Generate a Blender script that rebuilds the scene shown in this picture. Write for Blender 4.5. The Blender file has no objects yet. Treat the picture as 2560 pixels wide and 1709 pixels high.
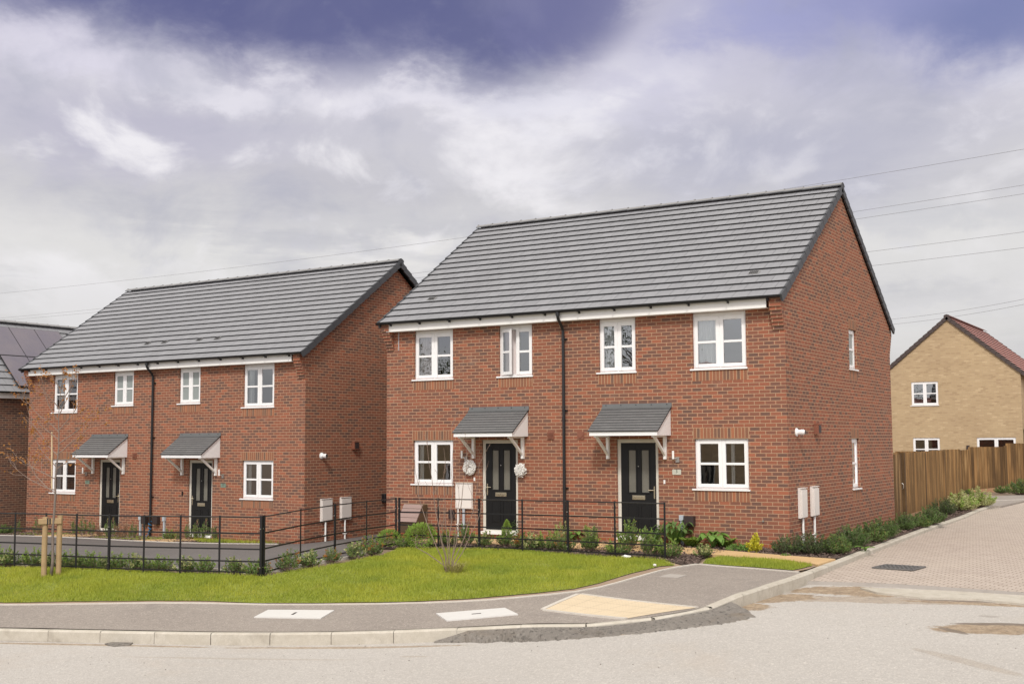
import bpy, bmesh, math, random
import numpy as np
from mathutils import Vector, Matrix
random.seed(7); RNG=np.random.default_rng(7)
PI=math.pi
# ------------------------------------------------------------------ survey of the site
CF=2977.52; CYAW=-0.55004; CPIT=0.083365; CROL=-0.004775
CLOC=np.array([7.76515,-23.12487,2.13716])
def cam_axes():
    cy,sy=math.cos(CYAW),math.sin(CYAW)
    w=np.array([sy*math.cos(CPIT),cy*math.cos(CPIT),math.sin(CPIT)])
    r0=np.array([cy,-sy,0.]); u0=np.cross(r0,w)
    r=r0*math.cos(CROL)+u0*math.sin(CROL); u=-r0*math.sin(CROL)+u0*math.cos(CROL)
    return r,u,w
CR,CU,CW=cam_axes()
def ray(u,v): return CW+CR*((u-1280)/CF)-CU*((v-854.5)/CF)
def at_z(u,v,z):
    d=ray(u,v); t=(z-CLOC[2])/d[2]; return CLOC+d*t
def at_d(u,v,dist): return CLOC+ray(u,v)*dist
class TPS:
    def __init__(s,pts,lam=0.02):
        P=np.array(pts,float); s.X=P[:,:2]; n=len(P)
        K=s.k(np.linalg.norm(s.X[:,None]-s.X[None],axis=2))+lam*np.eye(n)
        Q=np.hstack([np.ones((n,1)),s.X]); A=np.zeros((n+3,n+3)); A[:n,:n]=K; A[:n,n:]=Q; A[n:,:n]=Q.T
        b=np.zeros(n+3); b[:n]=P[:,2]; s.w=np.linalg.solve(A,b); s.n=n
    def k(s,r): return np.where(r>1e-9,r*r*np.log(np.maximum(r,1e-9)),0.)
    def __call__(s,x,y):
        x=min(max(x,-42),16); y=min(max(y,-16),48)
        r=np.linalg.norm(s.X-np.array([x,y]),axis=1)
        return float(s.k(r)@s.w[:s.n]+s.w[s.n]+s.w[s.n+1]*x+s.w[s.n+2]*y)
# line of the kerb top (x, y, z)
KERB=[(-16.6,-13.6,-.80),(-12.6,-12.45,-.76),(-8.68,-11.39,-.70),(-6.97,-10.93,-.66),(-5.0,-10.32,-.62),(-3.24,-9.60,-.57),(-1.60,-8.84,-.48),(-.85,-8.50,-.43),
 (-.07,-8.14,-.41),(.59,-7.74,-.33),(1.04,-7.24,-.26),(1.2,-6.75,-.22),(1.30,-5.95,-.14),(1.42,-4.4,-.10),(1.50,-3.14,-.05)]
for (u,v,z) in ((2192,1368,-.02),(2321,1320,0.),(2406,1292,0.),(2490,1261,0.)):
    p=at_z(u,v,z); KERB.append((p[0],p[1],z))
KERB.append((.9,30,.02))
UPP=TPS(KERB+[(-.68,-3.02,-.09),(-1.08,-5.72,-.2),(-1.72,-6.93,-.28),(-2.49,-7.39,-.34),(-5.74,-8.79,-.45),(-10.1,-10.39,-.56),
 (-8.13,-2.05,-.13),(-5.02,-1.91,-.08),(-1.51,-2.58,-.06),(-7.03,-7.42,-.2),(-12.61,-8.32,-.23),(-18,-9,-.3),
 (0,0,-.02),(-5,0,-.03),(-8,0,-.09),(-9.99,0,-.19),(-10.2,5,-.2),(.4,8.3,0),(0,17,0),(-13.3,.8,-.49),(-19,.95,-.55),(-25.1,1.15,-.64),(-13.2,7,-.42),
 (-11.6,-1,-.33),(-27,2,-.8),(-42,0,-.9),(-42,40,-.9),(-42,-16,-1.0),(0,45,.05),(16,45,.1),(-15,40,-.1)],.01)
ROADZ=TPS([(k[0]+.2,k[1]-.25,k[2]-.17) for k in KERB[:7]]+[(-.5,-8.7,-.58),(.8,-8.1,-.42),(1.35,-7.2,-.37),(1.45,-6,-.31),(1.6,-4.3,-.27),(1.65,-2.9,-.21),(1.7,.8,-.16),(1.5,6,-.13),(1.3,16,-.1),(1.3,30,-.06),
 (6,-3.5,-.3),(12,-2,-.3),(8,12,-.1),(14,30,-.02),(0,-12.5,-.72),(6,-12,-.5),(-10,-18,-.95),(12,-16,-.5)],.01)
def at(u,v,off=0.,f=None):
    f=f or UPP; z=-.2
    for _ in range(30):
        p=at_z(u,v,z+off); z=.5*z+.5*f(p[0],p[1])
    return p[0],p[1]
def road_at(u,v): return at(u,v,0,ROADZ)
# ------------------------------------------------------------------ scene helpers
SC=bpy.context.scene; COL=SC.collection
def tag(o,label=None,cat=None,group=None,kind=None):
    if label: o['label']=label
    if cat: o['category']=cat
    if group: o['group']=group
    if kind: o['kind']=kind
    return o
def empty(name,loc=(0,0,0),rz=0.,label=None,cat=None,group=None):
    o=bpy.data.objects.new(name,None); o.empty_display_size=.2; COL.objects.link(o)
    o.location=loc; o.rotation_euler=(0,0,rz); return tag(o,label,cat,group)
class MB:
    def __init__(s): s.v=[];s.f=[];s.uv=[];s.m=[];s.T=None
    def _p(s,p): return tuple(s.T(*p)) if s.T else tuple(p)
    def poly(s,pts,uv=None,m=0):
        b=len(s.v); s.v+= [s._p(p) for p in pts]; s.f.append(tuple(range(b,b+len(pts))))
        if uv is None: uv=[(p[0]+.37*p[1],p[2]+.61*p[1]) for p in pts]
        s.uv+=list(uv); s.m.append(m)
    def box(s,x0,x1,y0,y1,z0,z1,m=0):
        a=(x0,y0,z0);b=(x1,y0,z0);c=(x1,y1,z0);d=(x0,y1,z0);e=(x0,y0,z1);f=(x1,y0,z1);g=(x1,y1,z1);h=(x0,y1,z1)
        for q,k in (((a,b,f,e),0),((c,d,h,g),0),((b,c,g,f),1),((d,a,e,h),1),((e,f,g,h),2),((d,c,b,a),2)):
            uv=[(p[0],p[2]) if k==0 else (p[1],p[2]) if k==1 else (p[0],p[1]) for p in q]
            s.poly(q,uv,m)
    def beam(s,p,q,w,h,m=0,up=(0,0,1)):
        p=Vector(p);q=Vector(q);d=(q-p); L=d.length; d.normalize(); upv=Vector(up)
        if abs(d.dot(upv))>.98: upv=Vector((1,0,0))
        a=d.cross(upv).normalized(); b=a.cross(d).normalized()
        def c(t,i,j): return tuple(p+d*t+a*(i*w/2)+b*(j*h/2))
        P=[c(0,-1,-1),c(0,1,-1),c(0,1,1),c(0,-1,1)];Q=[c(L,-1,-1),c(L,1,-1),c(L,1,1),c(L,-1,1)]
        s.poly(P,[(0,0),(w,0),(w,h),(0,h)],m); s.poly(Q[::-1],[(0,0),(w,0),(w,h),(0,h)],m)
        for i in range(4):
            j=(i+1)%4; s.poly([P[j],P[i],Q[i],Q[j]],[(0,w),(0,0),(L,0),(L,w)],m)
    def tube(s,pts,r,n=8,m=0,cap=True):
        pts=[Vector(p) for p in pts]; R=r if isinstance(r,(list,tuple)) else [r]*len(pts)
        rings=[]
        ref=None
        for i,p in enumerate(pts):
            d=(pts[min(i+1,len(pts)-1)]-pts[max(i-1,0)]).normalized()
            if ref is None: ref=Vector((0,0,1)) if abs(d.z)<.9 else Vector((1,0,0))
            a=d.cross(ref).normalized(); b=a.cross(d).normalized(); ref=b if abs(b.dot(d))<.9 else ref
            rings.append([tuple(p+a*(R[i]*math.cos(2*PI*k/n))+b*(R[i]*math.sin(2*PI*k/n))) for k in range(n)])
        for i in range(len(rings)-1):
            for k in range(n):
                l=(k+1)%n; s.poly([rings[i][k],rings[i][l],rings[i+1][l],rings[i+1][k]],[(k/n,i),(k/n+1/n,i),(k/n+1/n,i+1),(k/n,i+1)],m)
        if cap: s.poly(rings[0][::-1],None,m); s.poly(rings[-1],None,m)
    def lathe(s,c,prof,n=16,m=0):
        c=Vector(c); R=[[tuple(c+Vector((r*math.cos(2*PI*k/n),r*math.sin(2*PI*k/n),z))) for k in range(n)] for r,z in prof]
        for i in range(len(R)-1):
            for k in range(n):
                l=(k+1)%n; s.poly([R[i][k],R[i][l],R[i+1][l],R[i+1][k]],[(0,0),(1,0),(1,1),(0,1)],m)
    def blob(s,c,r,seed=0,amp=.15,m=0,sub=2,sc=(1,1,1)):
        bm=bmesh.new(); bmesh.ops.create_icosphere(bm,subdivisions=sub,radius=1); rr=random.Random(seed)
        for v in bm.verts: v.co*= 1+rr.uniform(-amp,amp)
        for f in bm.faces: s.poly([(c[0]+r*sc[0]*v.co.x,c[1]+r*sc[1]*v.co.y,c[2]+r*sc[2]*v.co.z) for v in f.verts],None,m)
        bm.free()
    def build(s,name,mats,parent=None,smooth=False,merge=False,bevel=0):
        me=bpy.data.meshes.new(name); me.from_pydata(s.v,[],s.f)
        ul=me.uv_layers.new(name='UVMap'); ul.data.foreach_set('uv',[c for t in s.uv for c in t])
        for mt in (mats if isinstance(mats,(list,tuple)) else [mats]): me.materials.append(mt)
        me.polygons.foreach_set('material_index',s.m)
        if smooth or merge or bevel:
            bm=bmesh.new(); bm.from_mesh(me); bmesh.ops.remove_doubles(bm,verts=bm.verts,dist=1e-5); bm.to_mesh(me); bm.free()
        if smooth: me.polygons.foreach_set('use_smooth',[True]*len(me.polygons))
        me.update(); o=bpy.data.objects.new(name,me); COL.objects.link(o)
        if parent: o.parent=parent
        if bevel:
            md=o.modifiers.new('b','BEVEL'); md.width=bevel; md.segments=2; md.limit_method='ANGLE'
        return o
def copy_tree(o,parent=None):
    c=o.copy(); COL.objects.link(c); c.parent=parent
    for ch in CH.get(o.name,[]): copy_tree(ch,c)
    return c
CH={}
def regch(o):
    CH[o.name]=[x for x in bpy.data.objects if x.parent==o]
    for x in CH[o.name]: regch(x)
# ------------------------------------------------------------------ material helpers
class NT:
    def __init__(s,name,world=None):
        if world: s.t=world.node_tree
        else: s.mat=bpy.data.materials.new(name); s.mat.use_nodes=True; s.t=s.mat.node_tree
        s.t.nodes.clear(); s.N=s.t.nodes; s.L=s.t.links
    def n(s,typ,**kw):
        x=s.N.new('ShaderNode'+typ)
        for k,v in kw.items(): setattr(x,k,v)
        return x
    def put(s,sock,val):
        if hasattr(val,'is_output') or isinstance(val,bpy.types.NodeSocket): s.L.new(val,sock)
        elif isinstance(val,(tuple,list)) and len(val)==3 and sock.type=='RGBA': sock.default_value=(*val,1)
        else: sock.default_value=val
    def math(s,op,a,b=0.,c=0.,clamp=False):
        x=s.n('Math',operation=op,use_clamp=clamp); s.put(x.inputs[0],a); s.put(x.inputs[1],b); s.put(x.inputs[2],c); return x.outputs[0]
    def mix(s,f,a,b,mode='MIX'):
        x=s.n('Mix',data_type='RGBA',blend_type=mode); s.put(x.inputs[0],f); s.put(x.inputs[6],a); s.put(x.inputs[7],b); return x.outputs[2]
    def noise(s,vec,scale,detail=4,rough=.55,dist=0.,out=0):
        x=s.n('TexNoise'); 
        if vec is not None: s.put(x.inputs['Vector'],vec)
        x.inputs['Scale'].default_value=scale; x.inputs['Detail'].default_value=detail; x.inputs['Roughness'].default_value=rough; x.inputs['Distortion'].default_value=dist
        return x.outputs[out]
    def ramp(s,f,stops,interp='LINEAR'):
        x=s.n('ValToRGB'); x.color_ramp.interpolation=interp; e=x.color_ramp.elements
        while len(e)>1: e.remove(e[-1])
        for i,(p,c) in enumerate(stops):
            q=e[0] if i==0 else e.new(p); q.position=p; q.color=(*c,1) if len(c)==3 else c
        s.put(x.inputs[0],f); return x.outputs[0]
    def mr(s,v,a,b,c=0.,d=1.,smooth=False):
        x=s.n('MapRange',interpolation_type='SMOOTHSTEP' if smooth else 'LINEAR'); s.put(x.inputs[0],v)
        for i,k in enumerate((a,b,c,d)): s.put(x.inputs[i+1],k)
        return x.outputs[0]
    def sep(s,v): x=s.n('SeparateXYZ'); s.put(x.inputs[0],v); return x.outputs
    def comb(s,x_,y_,z_=0.):
        x=s.n('CombineXYZ'); s.put(x.inputs[0],x_); s.put(x.inputs[1],y_); s.put(x.inputs[2],z_); return x.outputs[0]
    def uv(s): return s.n('TexCoord').outputs['UV']
    def obj(s): return s.n('TexCoord').outputs['Object']
    def pos(s): return s.n('NewGeometry').outputs['Position']
    def bump(s,h,strength=.3,dist=.01):
        x=s.n('Bump'); x.inputs['Strength'].default_value=strength; x.inputs['Distance'].default_value=dist; s.put(x.inputs['Height'],h); return x.outputs[0]
    def bsdf(s,col,rough=.6,normal=None,metal=0.,spec=.5,**kw):
        x=s.n('BsdfPrincipled'); s.put(x.inputs['Base Color'],col); s.put(x.inputs['Roughness'],rough); s.put(x.inputs['Metallic'],metal)
        x.inputs['Specular IOR Level'].default_value=spec
        if normal is not None: s.put(x.inputs['Normal'],normal)
        for k,v in kw.items(): s.put(x.inputs[k],v)
        return x.outputs[0]
    def out(s,sh): o=s.n('OutputMaterial'); s.L.new(sh,o.inputs[0]); return s.mat
def plain(name,col,rough=.5,var=.12,scale=6.,bump=0.,metal=0.,spec=.5,bd=.005):
    t=NT(name); nz=t.noise(t.obj(),scale,5); nz2=t.noise(t.obj(),scale*9,3)
    f=t.math('ADD',t.math('MULTIPLY',nz,.6),t.math('MULTIPLY',nz2,.4))
    c=t.mix(f,tuple(x*(1-var) for x in col),tuple(min(1,x*(1+var)) for x in col))
    c=t.mix(t.mr(nz,.35,.65),c,tuple(x*(1-var*.6) for x in col))
    return t.out(t.bsdf(c,rough,t.bump(nz2,bump,bd) if bump else None,metal,spec))
M={}
def brick(name,dark,mid,red,hot,mortar,soldier=False,pdark=.45,sc=1.,band=.5):
    t=NT(name); u,v,_=t.sep(t.uv())
    rr=t.math('DIVIDE',v,.075); r=t.math('FLOOR',rr); fv=t.math('MULTIPLY',t.math('FRACT',rr),.075)
    off=0. if soldier else t.math('MULTIPLY',t.math('MODULO',t.math('ADD',r,400),2),.5)
    cu=t.math('ADD',t.math('DIVIDE',u,.225),off); c=t.math('FLOOR',cu); fu=t.math('MULTIPLY',t.math('FRACT',cu),.225)
    wn=t.n('TexWhiteNoise',noise_dimensions='2D'); t.put(wn.inputs[0],t.comb(c,r)); w=wn.outputs[0]
    wn2=t.n('TexWhiteNoise',noise_dimensions='2D'); t.put(wn2.inputs[0],t.comb(t.math('ADD',c,91.3),r)); w2=wn2.outputs[0]
    # batches of bricks laid in lifts: low-frequency shift of the mix
    lo=t.noise(t.comb(t.math('MULTIPLY',u,.12),t.math('MULTIPLY',v,1.1),3.1),1.,2)
    shift=t.math('MULTIPLY',t.math('SUBTRACT',lo,.5),band*2.2)
    isd=t.math('MULTIPLY',t.mr(t.math('ADD',w,shift),1-pdark-.12,1-pdark+.22),.93)
    # smear: dark heart with warmer arrises
    du=t.math('ABSOLUTE',t.math('SUBTRACT',fu,.1175)); dv=t.math('ABSOLUTE',t.math('SUBTRACT',fv,.0425))
    heart=t.math('MULTIPLY',t.mr(du,.112,.075,0,1,True),t.mr(dv,.034,.018,.35,1,True))
    nz=t.noise(t.uv(),60,3); heart=t.math('MULTIPLY',heart,t.mr(nz,.2,.55,.75,1.))
    base=t.mix(w2,mid,red); base=t.mix(t.mr(w2,.86,.95),base,hot)
    col=t.mix(t.math('MULTIPLY',isd,heart),base,t.mix(w2,dark,tuple(.6*a+.4*b for a,b in zip(dark,mid))))
    col=t.mix(.5,col,t.mix(nz,tuple(x*.0+.25 for x in dark),(.75,.75,.75)),'SOFT_LIGHT')
    edge=t.math('MULTIPLY',t.mr(fu,.0085,.0125,0,1,True),t.mr(fv,.0085,.0125,0,1,True))
    if soldier: edge=t.mr(fv,.0085,.0125,0,1,True)
    mc=t.mix(t.noise(t.uv(),9,4),tuple(x*.78 for x in mortar),mortar)
    # weather stains and pale lime bloom
    ef=t.noise(t.uv(),1.1,6,.7); col=t.mix(t.mr(ef,.60,.74,0,.22,True),col,(.50,.36,.28))
    st=t.noise(t.uv(),.55,5,.6); 
    col=t.mix(t.mr(st,.35,.75,0,.22),col,(.16,.085,.055))
    full=t.mix(edge,mc,col)
    # dampness near ground
    full=t.mix(t.mr(v,.35,-.1,0,.35,True),full,t.mix(1.,full,(.62,.55,.5),'MULTIPLY'))
    h=t.math('ADD',t.math('MULTIPLY',edge,1.),t.math('MULTIPLY',nz,.25))
    return t.out(t.bsdf(full,.85,t.bump(h,.5,.006),spec=.25))
M['brick']=brick('red_brick',(.124,.078,.064),(.235,.093,.059),(.305,.107,.062),(.345,.12,.068),(.50,.35,.225))
M['soldier']=brick('soldier_brick',(.135,.09,.07),(.25,.11,.065),(.32,.128,.07),(.35,.135,.07),(.52,.36,.22),True,.4)
M['brick_b']=brick('brown_brick',(.085,.06,.055),(.16,.085,.063),(.22,.10,.068),(.24,.105,.065),(.42,.30,.20),pdark=.5,band=.2)
M['engineering']=brick('orange_brick',(.30,.10,.05),(.36,.115,.052),(.40,.13,.06),(.42,.14,.07),(.40,.27,.17),pdark=.2,band=0)
M['cream']=brick('buff_brick',(.37,.265,.155),(.46,.34,.20),(.50,.375,.225),(.54,.41,.25),(.45,.34,.225),pdark=.25,band=.3)
def tiles(name,c1,c2,gap=(.02,.02,.022),joint=.55,wid=.33):
    t=NT(name); u,v,_=t.sep(t.uv()); r=t.math('FLOOR',t.math('ADD',v,.001)); off=t.math('MULTIPLY',t.math('MODULO',r,2),.5)
    cu=t.math('ADD',t.math('DIVIDE',u,wid),off); c=t.math('FLOOR',cu); fu=t.math('FRACT',cu)
    wn=t.n('TexWhiteNoise',noise_dimensions='2D'); t.put(wn.inputs[0],t.comb(c,r))
    nz=t.noise(t.obj(),1.3,5,.6); n2=t.noise(t.obj(),45,3)
    f=t.math('ADD',t.math('MULTIPLY',wn.outputs[0],.45),t.math('ADD',t.math('MULTIPLY',nz,.35),t.math('MULTIPLY',n2,.25)))
    col=t.mix(f,c1,c2)
    rown=t.n('TexWhiteNoise',noise_dimensions='1D'); t.put(rown.inputs[1],r); col=t.mix(t.math('MULTIPLY',rown.outputs[0],.10),col,c1)
    st=t.noise(t.obj(),.45,5,.65); col=t.mix(t.mr(st,.52,.72,0,.30),col,tuple(x*.72 for x in c1))
    sp_=t.noise(t.obj(),7,2); col=t.mix(t.mr(sp_,.76,.80,0,.5),col,(.42,.42,.38))
    streak=t.noise(t.comb(t.math('MULTIPLY',u,14),t.math('MULTIPLY',v,.9),0.),1.,3)
    col=t.mix(t.mr(streak,.4,.75,0,.25),col,tuple(x*1.3 for x in c2))
    j=t.mr(t.math('MINIMUM',fu,t.math('SUBTRACT',1.,fu)),.008,.028,joint,0.,True)
    col=t.mix(j,col,gap)
    return t.out(t.bsdf(col,.62,t.bump(t.math('SUBTRACT',n2,j),.25,.004),spec=.5))
M['tile']=tiles('grey_roof_tile',(.205,.206,.218),(.264,.266,.28))
M['tile_red']=tiles('red_roof_tile',(.33,.14,.115),(.44,.20,.165),(.10,.04,.035))
M['slate']=tiles('canopy_slate',(.105,.106,.107),(.15,.15,.15),joint=.25,wid=.22)
M['gap']=plain('tile_shade_dark_trim',(.018,.018,.019),.8)  # painted dark: shade under tile edges; also solid dark trim and slots
M['verge']=plain('verge_grey',(.062,.065,.072),.55,.15,5,.1)
M['verge_brown']=plain('verge_brown',(.062,.043,.038),.6)
M['ridge']=plain('ridge_tile',(.25,.245,.243),.7,.2,8,.1)
M['upvc']=plain('white_upvc',(.84,.835,.83),.32,.02,2)
M['white']=plain('white_paint',(.82,.81,.78),.5,.05,3)
M['cream_paint']=plain('cream_paint',(.62,.59,.52),.5,.05,3)
M['black']=plain('black_plastic',(.012,.0125,.014),.32,.2,4)
M['iron']=plain('black_iron',(.012,.012,.014),.38,.3,10,.1)
M['chrome']=plain('polished_metal',(.72,.66,.52),.22,.1,20,metal=1.)
M['steel']=plain('brushed_steel',(.55,.53,.50),.35,.1,20,metal=1.)
M['conduit']=plain('grey_conduit',(.42,.45,.49),.5,.08,10)
M['meter']=plain('meter_box_plastic',(.74,.69,.645),.5,.05,3)
M['brownbox']=plain('dark_brown_plastic',(.035,.022,.021),.5,.1,6)
M['terracotta']=plain('terracotta_vent',(.23,.085,.05),.6,.15,10)
M['gravelboard']=plain('tan_board',(.33,.19,.10),.8,.2,5,.2)
M['fabric']=plain('curtain_fabric',(.86,.86,.85),.9,.08,12)
M['fabric2']=plain('blind_fabric',(.80,.71,.69),.9,.1,12)
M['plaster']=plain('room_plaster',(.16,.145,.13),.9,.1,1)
M['frosted']=plain('obscured_glass',(.17,.165,.14),.18,.25,2.5,spec=.8)
M['frostlit']=plain('obscured_pane',(.27,.30,.29),.2,.12,3,spec=.8)
M['bark']=plain('young_bark',(.21,.165,.14),.8,.35,25,.3)
M['twig']=plain('brown_twig',(.25,.18,.145),.8,.3,25,.3)
M['cane']=plain('bamboo_cane',(.58,.44,.27),.6,.15,20)
M['concrete_light']=plain('light_concrete',(.60,.585,.56),.8,.08,9,.2)
M['blue']=plain('blue_rope',(.03,.17,.36),.6)
M['white_flower']=plain('white_petal',(.78,.76,.72),.8,.12,40)
M['recycled']=plain('brown_timber_box',(.30,.21,.185),.7,.15,8,.2)
M['recycled_d']=plain('box_side_brown',(.105,.067,.035),.7,.2,8,.2)
M['cable']=plain('cable_metal',(.16,.16,.17),.5)
def glass():
    t=NT('window_glass'); fr=t.n('Fresnel'); fr.inputs[0].default_value=1.5
    g=t.n('BsdfGlossy'); g.inputs['Roughness'].default_value=.0; g.inputs[0].default_value=(.93,.96,1,1)
    nz=t.noise(t.obj(),2.2,2); t.put(g.inputs['Normal'],t.bump(nz,.03,.02))
    tr=t.n('BsdfTransparent'); tr.inputs[0].default_value=(.80,.83,.82,1)
    f=t.math('ADD',t.math('MULTIPLY',fr.outputs[0],2.0),.2,0,True)
    m=t.n('MixShader'); t.put(m.inputs[0],f); t.L.new(tr.outputs[0],m.inputs[1]); t.L.new(g.outputs[0],m.inputs[2]); return t.out(m.outputs[0])
M['glass']=glass()
def doorblack():
    t=NT('black_door'); u,v,_=t.sep(t.obj()); g=t.noise(t.comb(t.math('MULTIPLY',u,60),t.math('MULTIPLY',t.sep(t.obj())[2],2.5),0.),1.,4)
    return t.out(t.bsdf((.010,.0100,.0105),.42,t.bump(g,.25,.003),spec=.3))
M['door']=doorblack()
def timber(name,a,b,c,idw):
    t=NT(name); u,v,_=t.sep(t.uv()); wn=t.n('TexWhiteNoise',noise_dimensions='1D'); t.put(wn.inputs[1],t.math('FLOOR',t.math('ADD',u,.001)))
    fu=t.math('FRACT',u)
    gr=t.noise(t.comb(t.math('MULTIPLY',u,9),t.math('MULTIPLY',v,.7),0.),1.,5,.65,.6)
    kn=t.noise(t.comb(t.math('MULTIPLY',u,1.6),t.math('MULTIPLY',v,2.2),5.),1.,2)
    col=t.mix(wn.outputs[0],a,b); wq=t.n('TexWhiteNoise',noise_dimensions='1D'); t.put(wq.inputs[1],t.math('ADD',t.math('FLOOR',t.math('ADD',u,.001)),500)); col=t.mix(t.mr(wq.outputs[0],.72,.78,0,.7),col,tuple(x*.55 for x in a)); col=t.mix(t.mr(gr,.4,.7),col,c); gb=t.noise(t.comb(t.math('MULTIPLY',t.math('FLOOR',t.math('ADD',u,.001)),.33),t.math('MULTIPLY',v,.12),2.),1.,3,.8); col=t.mix(t.mr(gb,.44,.60,0,.75,True),col,(.05,.028,.012)); col=t.mix(t.mr(gb,.46,.36,0,.6,True),col,(.42,.27,.125)); col=t.mix(t.mr(kn,.70,.76,0,.8),col,(.04,.02,.008))
    col=t.mix(t.mr(v,.35,0,0,.4),col,tuple(x*.6 for x in a)); col=t.mix(t.mr(fu,.06,.045,0,.45),col,t.mix(.6,col,(.42,.26,.12))); col=t.mix(t.mr(fu,.93,.96,0,.6),col,(.05,.028,.012))  # board edges tinted paler: light on the end grain put into the colour
    return t.out(t.bsdf(col,.75,t.bump(gr,.3,.004),spec=.3))
M['fence']=timber('treated_timber',(.085,.045,.017),(.29,.155,.058),(.34,.20,.08),.1)
M['stake']=plain('pine_stake',(.40,.275,.145),.8,.3,9,.2)
def leafm(name,a,b,c=None,rough=.5,tr=.3):
    t=NT(name); n=t.noise(t.pos(),23,2,.7); w=t.noise(t.pos(),4,3)
    oi=t.n('ObjectInfo').outputs['Random']
    f=t.math('ADD',t.math('MULTIPLY',t.mr(n,.3,.7),.6),t.math('ADD',t.math('MULTIPLY',w,.3),t.math('MULTIPLY',oi,.15)))
    col=t.mix(f,a,b)
    if c: col=t.mix(t.mr(t.noise(t.pos(),37,2),.60,.66),col,c)
    p=t.bsdf(col,rough,spec=.4); q=t.n('BsdfTranslucent'); t.put(q.inputs[0],t.mix(.5,col,b)); m=t.n('MixShader'); m.inputs[0].default_value=tr
    t.L.new(p,m.inputs[1]); t.L.new(q.outputs[0],m.inputs[2]); return t.out(m.outputs[0])
M['leaf_mid']=leafm('leaf_mid_green',(0.065,0.123,0.032),(0.217,0.334,0.087),(0.377,0.174,0.087))
M['leaf_dark']=leafm('leaf_dark_green',(0.043,0.075,0.032),(0.123,0.181,0.065),(0.174,0.102,0.051))
M['leaf_lime']=leafm('leaf_lime',(0.160,0.261,0.043),(0.362,0.493,0.102))
M['leaf_yellow']=leafm('leaf_yellow',(.42,.42,.03),(.72,.66,.06))
M['leaf_var']=leafm('leaf_variegated',(0.246,0.304,0.102),(0.667,0.652,0.319))
M['leaf_hosta']=leafm('leaf_broad_green',(0.102,0.217,0.043),(0.232,0.392,0.087),rough=.4)
M['leaf_blue']=leafm('leaf_fresh_green',(.065,.125,.035),(.18,.27,.08))
M['leaf_dead']=leafm('leaf_dry_brown',(.22,.12,.06),(.42,.26,.15))
M['leaf_orange']=leafm('leaf_orange',(.32,.12,.03),(.52,.25,.06))
M['leaf_tree']=leafm('leaf_tree_green',(.03,.05,.015),(.08,.11,.03))
def grassm():
    t=NT('grass_blade'); n=t.noise(t.pos(),.55,4,.6); n2=t.noise(t.pos(),3.1,4); n3=t.noise(t.pos(),60,2)
    a=t.mix(t.mr(n,.35,.65),(.25,.32,.035),(.44,.45,.05)); a=t.mix(t.mr(n2,.35,.75,0,.55),a,(.29,.35,.04)); n5=t.noise(t.pos(),1.3,5,.65); a=t.mix(t.mr(n5,.52,.68,0,.55,True),a,(.15,.23,.03)); a=t.mix(t.mr(n5,.42,.30,0,.5,True),a,(.50,.47,.12)); a=t.mix(t.mr(n3,.45,.8,0,.5),a,(.50,.50,.14))
    p=t.bsdf(a,.55,spec=.25); q=t.n('BsdfTranslucent'); t.put(q.inputs[0],a); m=t.n('MixShader'); m.inputs[0].default_value=.3
    t.L.new(p,m.inputs[1]); t.L.new(q.outputs[0],m.inputs[2]); return t.out(m.outputs[0])
M['grass']=grassm()
def ground(name,a,b,c,s1,s2,s3,rough=.9,bump=.4,bd=.01,spec=.3,stain=None,ss=.5,agg=None):
    t=NT(name); P=t.pos(); n=t.noise(P,s1,5,.6); n2=t.noise(P,s2,4,.7); n3=t.noise(P,s3,3,.7)
    col=t.mix(t.mr(n,.3,.7),a,b); col=t.mix(t.mr(n2,.4,.75,0,.6),col,c); col=t.mix(t.mr(n3,.35,.7,0,.35),col,tuple(x*.6 for x in a))
    if agg:
        vo=t.n('TexVoronoi'); t.put(vo.inputs['Vector'],P); vo.inputs['Scale'].default_value=agg[0]; sp=t.sep(vo.outputs['Color'])
        col=t.mix(t.mr(sp[0],.80,.95,0,agg[2]),col,agg[1]); col=t.mix(t.mr(sp[1],.88,.96,0,agg[2]),col,agg[3])
    if stain: col=t.mix(t.mr(t.noise(P,ss,6,.65,.4),.56,.72,0,.55),col,stain)
    h=t.math('ADD',n3,n2)
    return t.out(t.bsdf(col,rough,t.bump(h,bump,bd),spec=spec))
M['soil']=ground('soil',(.16,.11,.075),(.23,.17,.12),(.30,.23,.17),.8,7,60,bd=.02)
M['lawn']=ground('lawn_base',(.15,.19,.03),(.24,.27,.04),(.28,.29,.06),.6,5,80)
M['drybank']=ground('dry_soil_edge',(.30,.21,.16),(.38,.28,.215),(.30,.24,.12),2,9,70,bd=.02)
M['mulch']=ground('mulch_base',(.060,.042,.033),(.12,.085,.07),(.2,.15,.13),6,40,110,bd=.03)
M['chip']=ground('bark_chips',(.07,.045,.036),(.19,.13,.105),(.34,.26,.22),9,23,80,bump=.1)
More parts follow.
